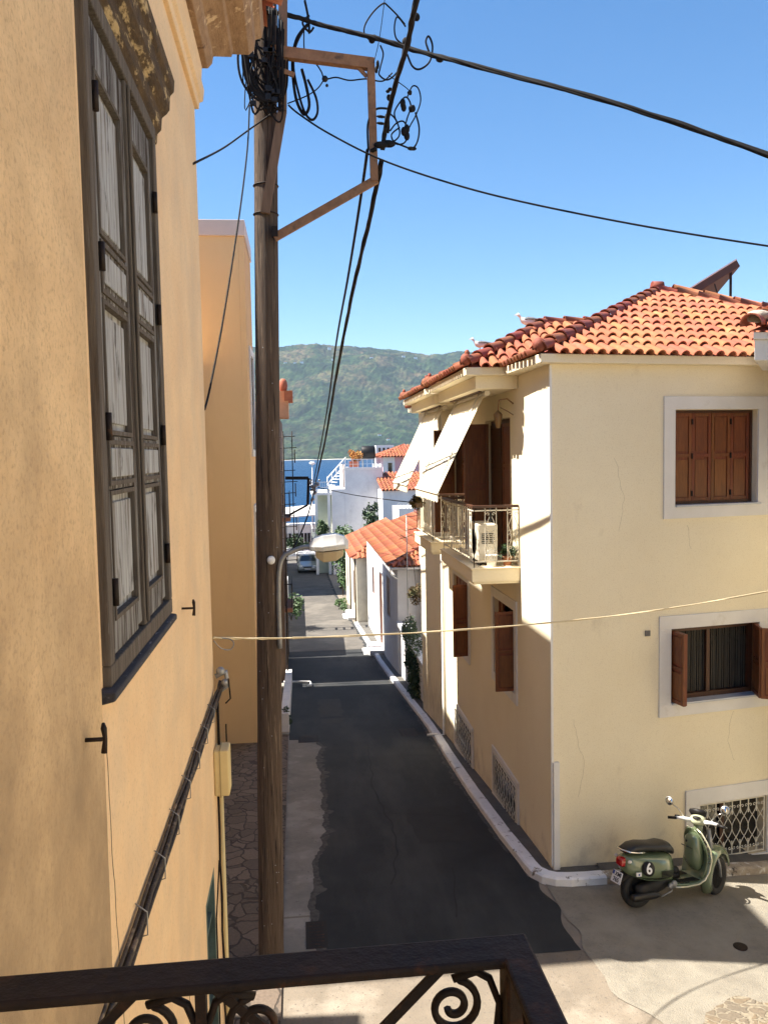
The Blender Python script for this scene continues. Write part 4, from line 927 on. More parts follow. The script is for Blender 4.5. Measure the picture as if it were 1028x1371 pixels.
# ================================================================== STREET RIGHT ROW
W1=thing('white_cottage','white cottage with flat orange tiled roof and brown shutters past the corner house','house',(3.55,30.4,-2.35))
X1=3.58; CM=frame((X1,0,0),(0,1,0),(1,0,0))
mb=MB(CM); hh=[(33.0,34.2,-.7,1.0),(36.2,37.4,-2.6,.7),(40.0,41.0,-.9,.5)]
panel(mb,30.4,44.2,-4,1.75,hh,.15); mb.M=None
mb.quad((X1,30.4,-4),(8,30.4,-4),(8,30.4,1.75),(X1,30.4,1.75)); mb.quad((X1,44.2,-4),(8,44.2,-4),(8,44.2,1.75),(X1,44.2,1.75)); mb.quad((8,30.4,-4),(8,44.2,-4),(8,44.2,1.75),(8,30.4,1.75))
mb.quad((X1,30.41,1.74),(8,30.41,1.74),(8,44.2,1.74),(X1,44.2,1.74))
mb.build('wall',white,W1)
for i,h in enumerate(hh):
    o=bx('door' if i==1 else 'window',browndk,W1,h[0],h[1],.13,.15,h[2],h[3],M=CM)
    q=MB(CM); leafpanel(q,h[0]+.02,(h[0]+h[1])/2-.01,h[2]+.02,h[3]-.02,.03); leafpanel(q,(h[0]+h[1])/2+.01,h[1]-.02,h[2]+.02,h[3]-.02,.03); q.build('shutter',brown,o)
    q=MB(CM); ringframe(q,h[0]-.1,h[1]+.1,h[2]-.1,h[3]+.1,.095,-.02,.02); q.build('trim',whitecl,o)
q=MB(); q.box(3.36,8.2,30.2,44.4,1.76,1.86); q.build('eave_board',browndk,W1)
ut=MB(); tl=MB(); rb=MB(); z1=1.88; e0=(3.34,30.15,z1)
ap=(6.0,32.7,z1+1.15); ap2=(6.0,42.5,z1+1.15)
q=MB(); roofplane(q,q,[(3.34,30.15,z1),(3.34,44.4,z1),ap2,ap],(3.34,30.15,z1),(3.34,44.4,z1),sp=.25,ln=.4,r=.06,lift=-.01)
flat=q
roofplane(ut,tl,[(3.34,30.15,z1),(8.3,30.15,z1),ap],(3.34,30.15,z1),(8.3,30.15,z1))
ut.poly((8.3,30.15,z1),(8.3,44.4,z1),ap2,ap); ut.poly((8.3,44.4,z1),(3.34,44.4,z1),ap2)
ridge(rb,e0,ap); ridge(rb,ap,ap2)
rf=flat.build('roof',tile_flat,W1,recalc=False); ut.build('near_hip',tile,rf,recalc=False); tl.build('hip_tiles',tile,rf,recalc=False); rb.build('ridge_tiles',tile,rf,recalc=False)
q=MB(); q.tube([(3.3,30.12,1.80),(8.2,30.12,1.80)],.05,7); q.tube([(3.3,30.12,1.8),(3.3,30.2,1.6),(3.55,30.3,1.4)],.03,6); q.build('gutter',whitecl,W1)
W2=thing('small_cottage','small pale cottage with ragged orange tiled roof beyond the white cottage','house',(3.3,50,-3.4))
mb=MB(frame((3.05,0,0),(0,1,0),(1,0,0))); h4=[(47,47.9,-2.6,-.6),(50,50.9,-3.1,-.6),(53,53.9,-2.6,-.6)]; panel(mb,45.0,55.5,-4.4,.35,h4,.15); mb.M=None
mb.quad((3.05,45,-4.4),(8,45,-4.4),(8,45,.35),(3.05,45,.35)); mb.quad((3.05,55.5,-4.4),(8,55.5,-4.4),(8,55.5,.35),(3.05,55.5,.35)); mb.build('wall',mat('pale yellow wash',(.68,.63,.50),(.58,.53,.42)),W2)
for h in h4: bx('window',brown,W2,h[0],h[1],.1,.13,h[2],h[3],M=frame((3.05,0,0),(0,1,0),(1,0,0)))
ut=MB(); tl=MB(); roofplane(ut,tl,[(2.8,44.8,.4),(2.8,55.7,.4),(5.5,52.5,1.9),(5.5,47.5,1.9)],(2.8,44.8,.4),(2.8,55.7,.4),sp=.26,ln=.45,r=.10)
roofplane(ut,tl,[(2.8,44.8,.4),(8.2,44.8,.4),(5.5,47.5,1.9)],(2.8,44.8,.4),(8.2,44.8,.4),sp=.26,ln=.45,r=.10); rf=ut.build('roof',tile,W2,recalc=False); tl.build('roof_tiles',tile,rf,recalc=False)
q=MB(); q.tube([(3.0,45.5,.3),(3.0,45.5,-3.6)],.05,6); q.tube([(3.0,50,.3),(3.0,50,-3.8)],.05,6); q.build('drainpipe',mat('drain brown',(.16,.12,.08)),W2)
# steps in front of the white cottage
st=thing('doorstep','worn white doorstep projecting from the white cottage onto the road edge','step',(3.2,37,-3))
q=MB(); q.box(2.95,3.575,35.9,37.7,-3.4,-2.62); q.box(2.72,2.949,36.2,37.4,-3.4,-2.82); q.build('treads',white,st,.02)
st=thing('doorstep','low pale doorstep farther down by the small cottage','step',(2.9,47,-3.4)); q=MB(); q.box(2.6,3.049,46.6,49,-3.9,-3.2); q.box(2.4,2.599,47,48.6,-3.9,-3.36); q.build('treads',white,st,.02)
# courtyard between the corner house and the cottage
cw=thing('courtyard_wall','white courtyard wall with a wooden shuttered bay between corner house and cottage','wall',(3.9,27,-2))
mb=MB(); mb.box(3.62,3.9,23.51,30.38,-3,-.3); mb.box(4.4,8,23.6,30.3,-3,2.6); mb.build('masonry',white,cw); 
q=MB(); q.box(4.34,4.399,25.2,26.4,-.2,1.4); q.box(4.34,4.399,27.4,28.6,-.2,1.4); q.build('shutter',browndk,cw)
q=MB(); q.box(3.5,3.98,23.52,30.36,-.3,-.2); q.build('coping',marble,cw)
bv=thing('climbing_plant','dark green climbing bush tumbling over the white courtyard wall','bush',(3.6,26,-1.5))
q=MB(); clumps(q,(3.60,25.9,-.9),(.36,1.3,1.25),34,110,.055,21,.42); clumps(q,(3.62,27.6,-.1),(.34,1.2,.7),14,80,.055,22,.5); q.build('foliage',foliage2,bv)
q=MB(); q.tube([(3.58,26,-2.2),(3.56,26.2,-1.2),(3.6,26.1,-.3)],[.05,.04,.02],6); q.build('trunk',barkm,bv)
hp=thing('hanging_plant','rusty brown and green plant hanging by the cottage near wall','plant',(4.2,29.4,0.4)); q=MB(); clumps(q,at(556,795,29.3),(.28,.3,.40),12,60,.05,25,.5); q.build('foliage',mat('rusty leaf',(.14,.07,.03),(.06,.08,.025),bump=0,island=.4),hp)
q=MB(); q.tube([(4.05,29.3,2.0),(4.15,29.3,.9)],.01,4); q.build('hanger',iron,hp)
# TV antenna on the cottage
an=thing('tv_antenna','thin television aerial on a pole in front of the orange tiled cottage roof','antenna',(3.9,29.9,-1))
tp=at(544,690,29.9); bt=at(547,900,29.9)
q=MB(); q.tube([bt,tp],.018,6); q.build('mast',galv,an); q=MB()
for (a,b_) in (((543,692),(562,690)),((543,710),(562,707)),((536,716),(546,722)),((534,722),(552,716))): q.tube([at(*a,29.9),at(*b_,29.9)],.012,5)
for i in range(5): c=at(545+4*i,708,29.9); q.tube([c+Vector((0,-.25,.03)),c+Vector((0,.25,-.03))],.008,4)
q.build('element',iron,an)
# hedge by the road end
hd=thing('hedge_tree','dense green tree overhanging the far road by the small cottage','tree',(3.0,62,-3.9))
q=MB(); clumps(q,(3.35,61,-.9),(1.25,3.2,1.7),60,110,.13,31,.36); q.build('crown',foliage,hd); q=MB(); q.tube([(3.0,61,-4),(3.1,61,-2.5),(3.3,61,-1)],[.16,.12,.06],7); q.build('trunk',barkm,hd)
lowshrub('shrub','yellow green weeds at the base of the small cottage wall',(2.55,52,-3.35),(.4,1.8,.35),10,12,foliage,.09)
lowshrub('shrub','reddish green bush between hedge tree and small cottage',(2.9,57,-2.6),(.35,1.2,.9),14,14,foliage,.10)
for (px,py,lab) in ((466,742,'dark conifer tip rising behind the small cottage roof'),(497,700,'green tree top in front of the white building wall')):
    c=at(px,py,60); t=thing('tree',lab,'tree',(c.x,c.y,-4)); q=MB(); clumps(q,c,(.7,.7,1.9),26,70,.14,int(px),.34); q.build('crown',foliage2,t); q=MB(); q.tube([(c.x,c.y,-4),(c.x,c.y,c.z)],[.16,.05],6); q.build('trunk',barkm,t)
# white building by the sea
wb=thing('white_building','tall white building with blank grey shaded gable wall and roof tank','building',(4,72,-4))
Yb=70; l=at(461,628,Yb); r_=at(512,628,Yb); 
mb=MB(); mb.box(l.x,r_.x,Yb,Yb+8,-4.6,l.z-.1); mb.build('wall',white,wb)
ll=at(444,655,Yb)
mb=MB(); mb.box(ll.x,l.x-.001,Yb+.02,Yb+7,-4.6,ll.z); lw=mb.build('lower_wing',white,wb)
q=MB(); 
for a in (l.x,r_.x-.1): q.box(a,a+.1,Yb-.02,Yb+8,l.z-.099,l.z+.35)
q.box(l.x,r_.x,Yb-.03,Yb+.1,l.z-.098,l.z+.12); q.build('parapet',whitecl,wb)
d_=at(459,640,Yb+.3); bx('door',browndk,wb,l.x-.03,l.x-.002,Yb+.5,Yb+2.2,ll.z+.1,ll.z+2.1)
# terrace frontage with balconies toward the street
tf=at(421,660,Yb+4)
mb=MB(); mb.box(at(424,700,Yb).x,ll.x-.001,Yb+1.4,Yb+7,-4.6,ll.z-.4); mb.build('street_front',mat('pale green wash',(.62,.66,.52),(.55,.60,.46)),wb)
for z_ in (at(430,660,Yb).z,at(430,722,Yb).z):
    q=MB(); x0=at(418,700,Yb).x; q.box(x0,ll.x+.02,Yb+.2,Yb+7,z_-.2,z_); s=q.build('balcony',whitecl,wb)
    q=MB()
    for i in range(10): xx=x0+(ll.x-x0)*i/9; q.beam((xx,Yb+.25,z_),(xx,Yb+.25,z_+.9),.04,.04,(0,1,0))
    for zz in (.45,.9): q.beam((x0,Yb+.25,z_+zz),(ll.x,Yb+.25,z_+zz),.05,.05); q.beam((x0,Yb+.25,z_+zz),(x0,Yb+7,z_+zz),.05,.05)
    q.build('railing',whitecl,s)
q=MB(); 
for px in (424,441): c=at(px,700,Yb); q.box(c.x-.12,c.x+.12,Yb+.25,Yb+.45,-4.6,ll.z); 
q.build('column',whitecl,wb)
c=at(433,710,Yb-.3); t=thing('balcony_plant','green plant on the balcony of the white building','plant',(c.x,c.y,c.z-.8)); q=MB(); clumps(q,c,(.55,.4,1.0),14,70,.11,44,.45); q.build('foliage',foliage,t)
bx('pot',tile_flat,t,c.x-.3,c.x+.3,c.y-.2,c.y+.2,c.z-1.3,c.z-.85)
tk=thing('water_tank','black cylindrical water tank on the white building roof','water tank',at(493,615,Yb+3)); c=at(493,606,Yb+3); q=MB(); q.lathe([(.0,-.62),(.56,-.62),(.62,-.55),(.62,.5),(.5,.6),(.0,.62)],c,'x',18); q.build('drum',blackp,tk)
q=MB(); 
for sx_ in (-.5,.5):
    for sy_ in (-.4,.4): q.beam((c.x+sx_,c.y+sy_,c.z-1.3),(c.x+sx_,c.y+sy_,c.z-.55),.06,.06,(0,1,0))
q.build('stand',galv,tk)
rr=thing('roof_railing','thin white railing round the white building roof terrace','railing',at(488,622,Yb)); q=MB(); xa=at(460,620,Yb).x; xb=at(511,620,Yb).x; z_=l.z
for i in range(9): xx=xa+(xb-xa)*i/8; q.beam((xx,Yb+.3,z_),(xx,Yb+.3,z_+.8),.03,.03,(0,1,0))
q.beam((xa,Yb+.3,z_+.8),(xb,Yb+.3,z_+.8),.04,.04); q.beam((xa,Yb+.3,z_+.4),(xb,Yb+.3,z_+.4),.03,.03); q.build('bars',whitecl,rr)
tc_=thing('roof_plant','orange rusty plant tub on the white building roof beside the tank','plant',at(474,618,Yb+2)); q=MB(); clumps(q,at(474,610,Yb+2),(.6,.5,.6),12,50,.12,47,.5); q.build('foliage',mat('orange flower',(.55,.22,.05),(.4,.2,.05),bump=0,island=.3),tc_); c=at(474,619,Yb+2); bx('tub',tile_flat,tc_,c.x-.4,c.x+.4,c.y-.3,c.y+.3,c.z-.4,c.z+.1)
# white wall and red lean-to roof to its right
ly=thing('lean_to_house','white walled house with red lean-to tile roof right of the white building','house',(7.5,68,-4))
a=at(512,657,66); b_=at(585,657,66); t0=at(512,634,72)
mb=MB(); mb.box(a.x,b_.x+3,66,72,-4.6,a.z); mb.build('wall',white,ly); ut=MB(); tl=MB()
roofplane(ut,tl,[(a.x-.1,65.8,a.z),(b_.x+3,65.8,a.z),(b_.x+3,72,t0.z),(a.x-.1,72,t0.z)],(a.x-.1,65.8,a.z),(b_.x+3,65.8,a.z),sp=.3,ln=.6,r=.12); rf=ut.build('roof',tile,ly,recalc=False); tl.build('roof_tiles',tile,rf,recalc=False)
tb=thing('white_terrace','small white terrace with railing half hidden behind the balcony','terrace',(7.4,58,-2)); a=at(534,692,58); b_=at(575,692,58); mb=MB(); mb.box(a.x,b_.x+2,58,62,-4.4,at(534,681,58).z); mb.build('wall',whitecl,tb); q=MB()
for i in range(14): xx=a.x+.25*i; q.beam((xx,58.05,at(534,682,58).z),(xx,58.05,at(534,674,58).z),.06,.05,(0,1,0))
q.beam((a.x,58.05,at(534,674,58).z),(a.x+3.6,58.05,at(534,674,58).z),.07,.07); q.build('railing',whitecl,tb)
pk=thing('pink_house','pink house with hipped orange tile roof near the shore','house',(11,86,-4)); a=at(513,634,84); b_=at(562,634,84); e=at(505,612,84); top=at(541,596,88)
mb=MB(); mb.box(a.x,b_.x+2.5,84,92,-4.6,e.z); mb.build('wall',pink,pk); q=MB(); q.box(a.x-.02,a.x+1.2,83.9,83.98,-4.6,e.z); q.build('pilaster',whitecl,pk)
bx('window',glass,pk,a.x+.5,a.x+.9,83.84,83.9,e.z-2.2,e.z-.6)
ut=MB(); tl=MB(); x0=a.x-.6; x1=b_.x+3.1; xm=(x0+x1)/2; tz=e.z+(top.z-e.z)
roofplane(ut,tl,[(x0,83.4,e.z),(x1,83.4,e.z),(xm+.5,88,tz),(xm-.5,88,tz)],(x0,83.4,e.z),(x1,83.4,e.z),sp=.32,ln=.6,r=.13); roofplane(ut,tl,[(x0,83.4,e.z),(x0,92.6,e.z),(xm-.5,88,tz)],(x0,83.4,e.z),(x0,92.6,e.z),sp=.32,ln=.6,r=.13); ut.poly((x1,83.4,e.z),(x1,92.6,e.z),(xm+.5,88,tz)); rf=ut.build('roof',tile,pk,recalc=False); tl.build('roof_tiles',tile,rf,recalc=False)
fwb=thing('far_white_block','small white flat roofed block just left of the pink house roof','building',at(515,606,95)); a=at(503,596,95); b_=at(527,596,95); mb=MB(); mb.box(a.x,b_.x,95,96.5,-5,a.z); mb.build('wall',whitecl,fwb)
q=MB(); 
for i in range(4): q.box(a.x+.3+.5*i,a.x+.55+.5*i,94.95,94.99,a.z-.75,a.z-.3)
q.build('window',glass,fwb)
# waterfront objects: white stairs/awnings, street lamp
qb=thing('waterfront_kiosk','low white waterfront cafe with pale canopy at the sea front end of the street','kiosk',(0,92,-4.6)); a=at(378,745,91); b_=at(424,745,91); zt_=at(400,703,91).z; mb=MB(); mb.box(a.x,b_.x,91,94,-4.9,zt_); mb.build('wall',white,qb)
for px in (386,396,407,416): c=at(px,722,91); w_=bx('opening',darkint,qb,c.x-.32,c.x+.32,90.96,90.99,zt_-2.2,zt_-.9); bx('frame',whitecl,w_,c.x-.04,c.x+.04,90.93,90.955,zt_-2.2,zt_-.9)
q=MB(); q.prism([(a.x-.3,89.4,at(400,694,89.4).z),(b_.x+.1,89.4,at(400,691,89.4).z),(b_.x+.1,93,at(400,677,93).z),(a.x-.3,93,at(400,681,93).z)],(0,0,.12)); q.build('canopy',mat('pale canopy',(.62,.60,.57),(.50,.48,.45)),qb)
for px in (384,400,420): c=at(px,720,89.5); q=MB(); q.beam((c.x,89.5,-4.8),(c.x,89.5,at(400,692,89.5).z),.09,.09,(0,1,0)); q.build('post',galv,qb)
for px,py,w_,lab in ((392,738,.9,'low white planter box with a dark bush at the quay, left'),(408,741,.7,'low white planter box with a dark bush at the quay, right')):
    c=at(px,py,87); t=thing('planter',lab,'planter',(c.x,87,-4.5)); bx('box',whitecl,t,c.x-w_,c.x+w_,86.6,87.4,-4.8,c.z+.3); q=MB(); clumps(q,(c.x,87,c.z+.9),(w_,.4,.6),10,60,.12,px,.45); q.build('foliage',foliage2,t)
sl=thing('quay_lamp','thin white lamp post standing at the quay against the blue sea','street lamp',at(418,700,92)); q=MB(); q.tube([at(418,745,92),at(418,622,92)],.05,6); q.build('post',whitecl,sl); q=MB(); q.sphere(at(418,620,92),(.35,.35,.18),8,5); q.build('head',whitecl,sl)
st=thing('spiral_stair','white metal roof stair on the left of the white building roof','stairs',at(450,640,74)); q=MB()
for i in range(7): a=at(441+3*i,650-4*i,74); q.box(a.x-.1,a.x+.5,73.6,74.4,a.z,a.z+.06)
q.tube([at(438,640,73.6),at(463,612,73.6)],.05,5); q.tube([at(438,648,73.6),at(463,620,73.6)],.05,5)
for i in range(5): q.tube([at(438+6*i,652-6*i,73.6),at(438+6*i,638-6*i,73.6)],.035,4)
q.build('steps',whitecl,st)
tb2=lowshrub('shrub','dark bushes on the quay at the end of the street',(at(388,735,88).x+.6,88,-3.2),(1.0,.8,.9),14,51,foliage2,.15)
# ================================================================== CAR
car=thing('parked_car','silver hatchback facing the camera in the shaded far end of the street','car',(.6,72,-4.1))
cx=at(412,767,71.5).x; cy=71.5; cz=zs(72)+.0
def Q(x,y,z): return (cx+x,cy+y,cz+z)
q=MB(); rings=[]
for (y,hw,zt,zb) in ((0,.70,.62,.28),(.12,.80,.72,.22),(.9,.84,.90,.20),(1.1,.85,.94,.20),(3.2,.85,.98,.20),(3.75,.82,.92,.24),(3.95,.74,.80,.30)):
    rings.append([Q(-hw,y,zb),Q(-hw*1.0,y,(zt+zb)/2),Q(-hw*.93,y,zt-.05),Q(-hw*.7,y,zt),Q(hw*.7,y,zt),Q(hw*.93,y,zt-.05),Q(hw,y,(zt+zb)/2),Q(hw,y,zb)])
q.loft(rings); q.build('body',silver,car)
q=MB(); q.loft([[Q(-.74,y,.90),Q(-.56+d,y+yy,zt),Q(.56-d,y+yy,zt),Q(.74,y,.90)] for (y,yy,zt,d) in ((1.05,.75,1.40,0),(1.9,.3,1.44,0),(2.9,0,1.42,0),(3.55,-.3,1.36,0))]); cab=q.build('cabin',silver,car)
q=MB(); q.quad(Q(-.66,1.13,.955),Q(.66,1.13,.955),Q(.52,1.74,1.36),Q(-.52,1.74,1.36)); q.build('windscreen',glass,cab)
for s in (-1,1):
    q=MB(); q.prism([Q(s*.74,1.35,.95),Q(s*.74,3.3,.95),Q(s*.62,3.1,1.33),Q(s*.62,1.9,1.33)],(s*.012,0,0)); q.build('side_window',glass,cab)
    q=MB(); q.sphere(Q(s*.58,.06,.62),(.17,.09,.085),10,6); q.build('headlight',whitecl,car)
    q=MB(); q.sphere(Q(s*.90,1.4,1.0),(.09,.06,.07),8,6); q.build('mirror',silver,car)
    for y in (.75,3.2):
        q=MB(); q.lathe([(.0,-.1),(.26,-.1),(.30,-.07),(.30,.07),(.26,.1),(.0,.1)],Q(s*.75,y,.30),'x',18); wq=q.build('wheel',rubber,car); q=MB(); q.lathe([(.0,-.02),(.18,-.02),(.18,.02),(.0,.02)],Q(s*.86,y,.30),'x',12); q.build('rim',galv,wq)
bx('grille',blackp,car,cx-.35,cx+.35,cy-.03,cy+.02,cz+.48,cz+.6); bx('number_plate',whitecl,car,cx-.25,cx+.25,cy-.045,cy-.031,cz+.34,cz+.44)
# ================================================================== UTILITY POLE
pole=thing('utility_pole','near weathered wooden utility pole with steel bracket frame and cable tangle on top','utility pole',(-.45,9.5,0))
PYY=9.5
pb=at(363,1262,PYY); ptp=at(354,-60,PYY)
q=MB(); pts=[];rs=[]
for i in range(60):
    t=i/59; c=pb.lerp(ptp,t); pts.append(c+Vector((.006*mn.noise(Vector((t*9,0,0))),0,0))); rs.append((.148-.022*t)*(1+.03*mn.noise(Vector((t*23,3,0)))))
q.tube([Vector((pb.x,PYY,-.15))]+pts,[.15]+rs,18); q.build('pole',polem,pole)
yb=PYY-.15
q=MB(); q.beam(at(379,-20,yb),at(378,150,yb),.095,.07,(0,1,0)); q.beam(at(378,148,yb),at(355,285,yb),.095,.07,(0,1,0)); q.build('side_strut',mat('strut timber',(.22,.13,.08),(.14,.085,.05),scale=6,stretch=(5,5,.4)),pole)
q=MB()
for py in (282,243): c=at(356,py,yb); q.tube([Vector((pb.lerp(ptp,(1262-py)/1322).x+.137*math.cos(t),PYY+.137*math.sin(t),c.z)) for t in [2*math.pi*i/16 for i in range(16)]],.008,5,closed=True)
q.build('band',iron,pole)
q=MB(); q.beam(at(360,68,yb-.02),at(500,86,yb-.02),.09,.115); q.beam(at(496,80,yb-.02),at(501,243,yb-.02),.08,.095,(0,1,0)); q.beam(at(504,240,yb-.02),at(367,318,yb-.02),.06,.085); q.beam(at(476,86,yb-.02),at(491,102,yb-.02),.03,.035); br=q.build('bracket_frame',rust,pole)
bx('bolt_plate',iron,pole,at(364,306,yb).x,at(372,306,yb).x,yb-.06,yb+.02,at(364,318,yb).z,at(364,304,yb).z)
# bolts / nails on the pole
q=MB(); rg=random.Random(2)
for i in range(26):
    py=rg.uniform(420,1230); px=rg.uniform(348,376); c=at(px,py,PYY-.14); c=pb.lerp(ptp,(1262-py)/1322); ang=rg.uniform(-2.4,-.7); q.sphere(c+Vector((.146*math.cos(ang),.146*math.sin(ang),0)),.007,5,4)
q.build('staple',galv,pole)
# tangle of coils around the pole head
def coil(pts,r,Y,name,m=blackc,parent=pole,smooth=6,n=6):
    P_=[at(a,b_,Y+(c[0] if c else 0)) for a,b_,*c in pts]; out=[]
    for i in range(len(P_)-1):
        p0=P_[max(i-1,0)];p1=P_[i];p2=P_[i+1];p3=P_[min(i+2,len(P_)-1)]
        for k in range(smooth):
            t=k/smooth; out.append(.5*((2*p1)+(p2-p0)*t+(2*p0-5*p1+4*p2-p3)*t*t+(3*p1-p0-3*p2+p3)*t**3))
    out.append(P_[-1]); q=MB(); q.tube(out,r,n); return q.build(name,m,parent)
rg=random.Random(11)
for k in range(30):
    xa=rg.uniform(326,352); ya_=rg.uniform(0,55); xb=rg.uniform(355,378); yb2=rg.uniform(60,160); 
    mid_=(rg.uniform(328,378),rg.uniform(70,155)); dd=[rg.uniform(-.26,-.17) for _ in range(4)]
    coil([(xa,ya_,dd[0]),(rg.uniform(322,344),rg.uniform(40,90),dd[1]),(*mid_,dd[2]),(xb,yb2,dd[3]),(xb+rg.uniform(-6,6),rg.uniform(0,60),dd[0])],rg.uniform(.006,.013),PYY,'cable_coil')
for k in range(10):
    xa=rg.uniform(330,350); coil([(xa,20,-.2),(xa-12,70,-.22),(xa-6,110,-.24),(xa+18,135,-.24),(xa+34,120,-.2),(xa+36,80,-.2)],.010,PYY,'cable_coil')
for k in range(16):
    c=at(rg.uniform(328,372),rg.uniform(10,150),PYY-.24); q=MB(); q.box(c.x-.03,c.x+.03,c.y-.02,c.y+.02,c.z-.025,c.z+.025); q.build('splice_box',blackp,pole,.004)
c=at(372,94,PYY-.2); q=MB(); q.beam(at(372,92,PYY-.2),at(394,100,PYY-.2),.03,.05); q.beam(at(372,80,PYY-.2),at(374,104,PYY-.2),.03,.03,(0,1,0)); q.build('insulator_arm',rust,pole)
coil([(412,32),(398,50),(392,75),(392,100),(396,130),(403,148),(409,152),(414,140),(410,115),(404,92)],.018,PYY-.1,'cable_loop')
coil([(408,36),(396,60),(393,90),(400,125),(408,150),(418,160),(425,150),(423,130),(412,106)],.014,PYY-.12,'cable_loop')
coil([(420,36),(414,42),(405,30),(414,20)],.012,PYY-.1,'cable_loop')
coil([(408,0),(413,25),(414,44)],.014,PYY-.1,'cable_loop')
coil([(407,38),(407,62),(410,78),(422,84),(430,95),(435,105),(450,103),(468,107),(490,105),(512,108),(525,97)],.008,PYY-.1,'thin_lead')
coil([(385,138),(410,128),(425,118),(433,107)],.007,PYY-.1,'thin_lead')
c=at(435,105,PYY-.1); q=MB(); q.sphere(c,(.035,.03,.035),8,6); q.sphere(c+Vector((.02,0,-.07)),.018,6,5); q.build('splice_box',blackp,pole)
q=MB(); q.sphere(at(363,750,PYY-.16),(.045,.04,.05),10,8); q.build('photocell',whitecl,pole)
# ---- street lamp on the pole
lamp=thing('street_lamp','curved grey arm street lamp with pale head fixed to the near pole','street lamp',at(375,870,PYY))
coil([(375,868),(373,800),(374,762),(380,745),(392,738),(405,733),(418,732)],.027,PYY-.12,'arm',galv,lamp,n=10)
yl=PYY-.12; hd=MB(); a=at(410,732,yl); 
top=[at(425,722,yl),at(478,716,yl),at(478,742,yl),at(428,752,yl)]
rings=[]
for (px,zt,zb,w_) in ((414,727,737,.06),(420,720,745,.11),(432,716,750,.14),(449,714,748,.14),(461,717,742,.12),(466,723,737,.06)):
    t_=at(px,zt,yl);b2=at(px,zb,yl); mzz=(t_.z*.55+b2.z*.45)
    rings.append([(t_.x,yl-w_,mzz),(t_.x,yl-w_*.6,t_.z),(t_.x,yl+w_*.6,t_.z),(t_.x,yl+w_,mzz),(t_.x,yl+w_*.8,mzz-.05),(t_.x,yl-w_*.8,mzz-.05)])
hd.loft(rings,sm=False); ho=hd.build('head',galvw,lamp,.012,3)
hd=MB(); rings=[]
for (px,zt,zb,w_) in ((422,720,746,.085),(432,716,752,.115),(449,714,750,.115),(459,717,743,.095)):
    t_=at(px,zt,yl);b2=at(px,zb,yl); mzz=(t_.z*.55+b2.z*.45)-.052
    rings.append([(t_.x,yl-w_,mzz),(t_.x,yl+w_,mzz),(t_.x,yl+w_*.7,b2.z),(t_.x,yl-w_*.7,b2.z)])
hd.loft(rings,sm=False); hd.build('lens',lampun,ho,.012,3)
# ================================================================== CABLES (each span a thing)
def span(name,label,pts,r,m=blackc,n=6,sub=10,extra=None,grp=None):
    P_=[Vector(p_) for p_ in pts]; out=[]
    for i in range(len(P_)-1):
        p0=P_[max(i-1,0)];p1=P_[i];p2=P_[i+1];p3=P_[min(i+2,len(P_)-1)]
        for k in range(sub):
            t=k/sub; out.append(.5*((2*p1)+(p2-p0)*t+(2*p0-5*p1+4*p2-p3)*t*t+(3*p1-p0-3*p2+p3)*t**3))
    out.append(P_[-1])
    q=MB()
    if isinstance(r,tuple): # twisted bundle
        rad,rs,k_=r
        for j in range(k_):
            tp=[]
            for i,p_ in enumerate(out):
                d=(out[min(i+1,len(out)-1)]-out[max(i-1,0)]).normalized(); a_=d.orthogonal().normalized(); b2=d.cross(a_)
                th=i*.13+2*math.pi*j/k_+.8*mn.noise(Vector((i*.12,j*3,1))); rr_=rad*(.75+.5*mn.noise(Vector((i*.2,j*5,4)))); tp.append(p_+(a_*math.cos(th)+b2*math.sin(th))*rr_)
            q.tube(tp,rs,5)
    else: q.tube(out,r,n)
    o=q.build(name,m); o['label']=label; o['category']='cable'
    if grp: o['group']=grp
    return o
Yc=9.35
span('power_cable','thick black cable bundle sweeping from the pole head to the upper right edge',[at(300,8,Yc),at(340,12,Yc),at(395,22,Yc),at(430,33,Yc),at(500,50,Yc-.2),at(560,68,Yc-.4),at(640,89,Yc-.8),at(830,140,Yc-1.6),at(1028,207,Yc-2.2),at(1200,270,Yc-2.8)],(.015,.016,4),sub=24)
span('power_cable','black cable bundle dropping from the top edge above the bracket to its splice cluster',[at(575,-60,6.0),at(556,5,7.0),at(545,60,7.8),at(530,110,8.6),at(517,165,9.2),at(512,200,9.3)],(.014,.017,4),sub=22)
span('street_cable','thicker of the two long black cables running down the street to the far pole',[at(511,215,9.35),at(493,300,10.6),at(470,400,13),at(449,510,17.5),at(435,590,24),at(422,648,36.8)],(.016,.019,3),sub=26)
span('street_cable','thinner of the two long black cables running down the street, left of the other',[at(492,200,9.35),at(482,270,10.4),at(466,370,12.6),at(450,460,16),at(436,560,23),at(418,655,36.8)],.018,sub=20)
span('street_cable','black cable continuing from the far pole bracket down past the lamp arm',[at(422,650,36.8),at(412,690,36),at(396,728,34),at(384,745,31)],.035)
span('service_wire','long thin black wire sagging from the pole strut to the right edge',[at(386,140,9.3),at(400,152,9.3),at(440,178,9.2),at(510,213,9.1),at(600,244,8.9),at(700,270,8.7),at(860,302,8.3),at(1028,329,7.9),at(1150,345,7.6)],.010)
span('service_wire','thin black wire from the pole to the wall of the old ochre house',[atX(258,219,LX),at(300,197,8.3),at(335,172,9.3),at(380,140,9.3)],.009)
span('service_wire','black wire hanging from the pole head down to the old house wall corner',[at(334,140,9.3),at(331,200,9.1),at(320,290,8.5),at(300,420,7.6),at(282,515,6.9),at(274,548,6.52)],.009)
span('service_wire','thin wire crossing from the far pole bracket to the far balcony',[at(424,652,36.8),at(470,662,32),at(520,669,26),at(562,674,19)],.016)
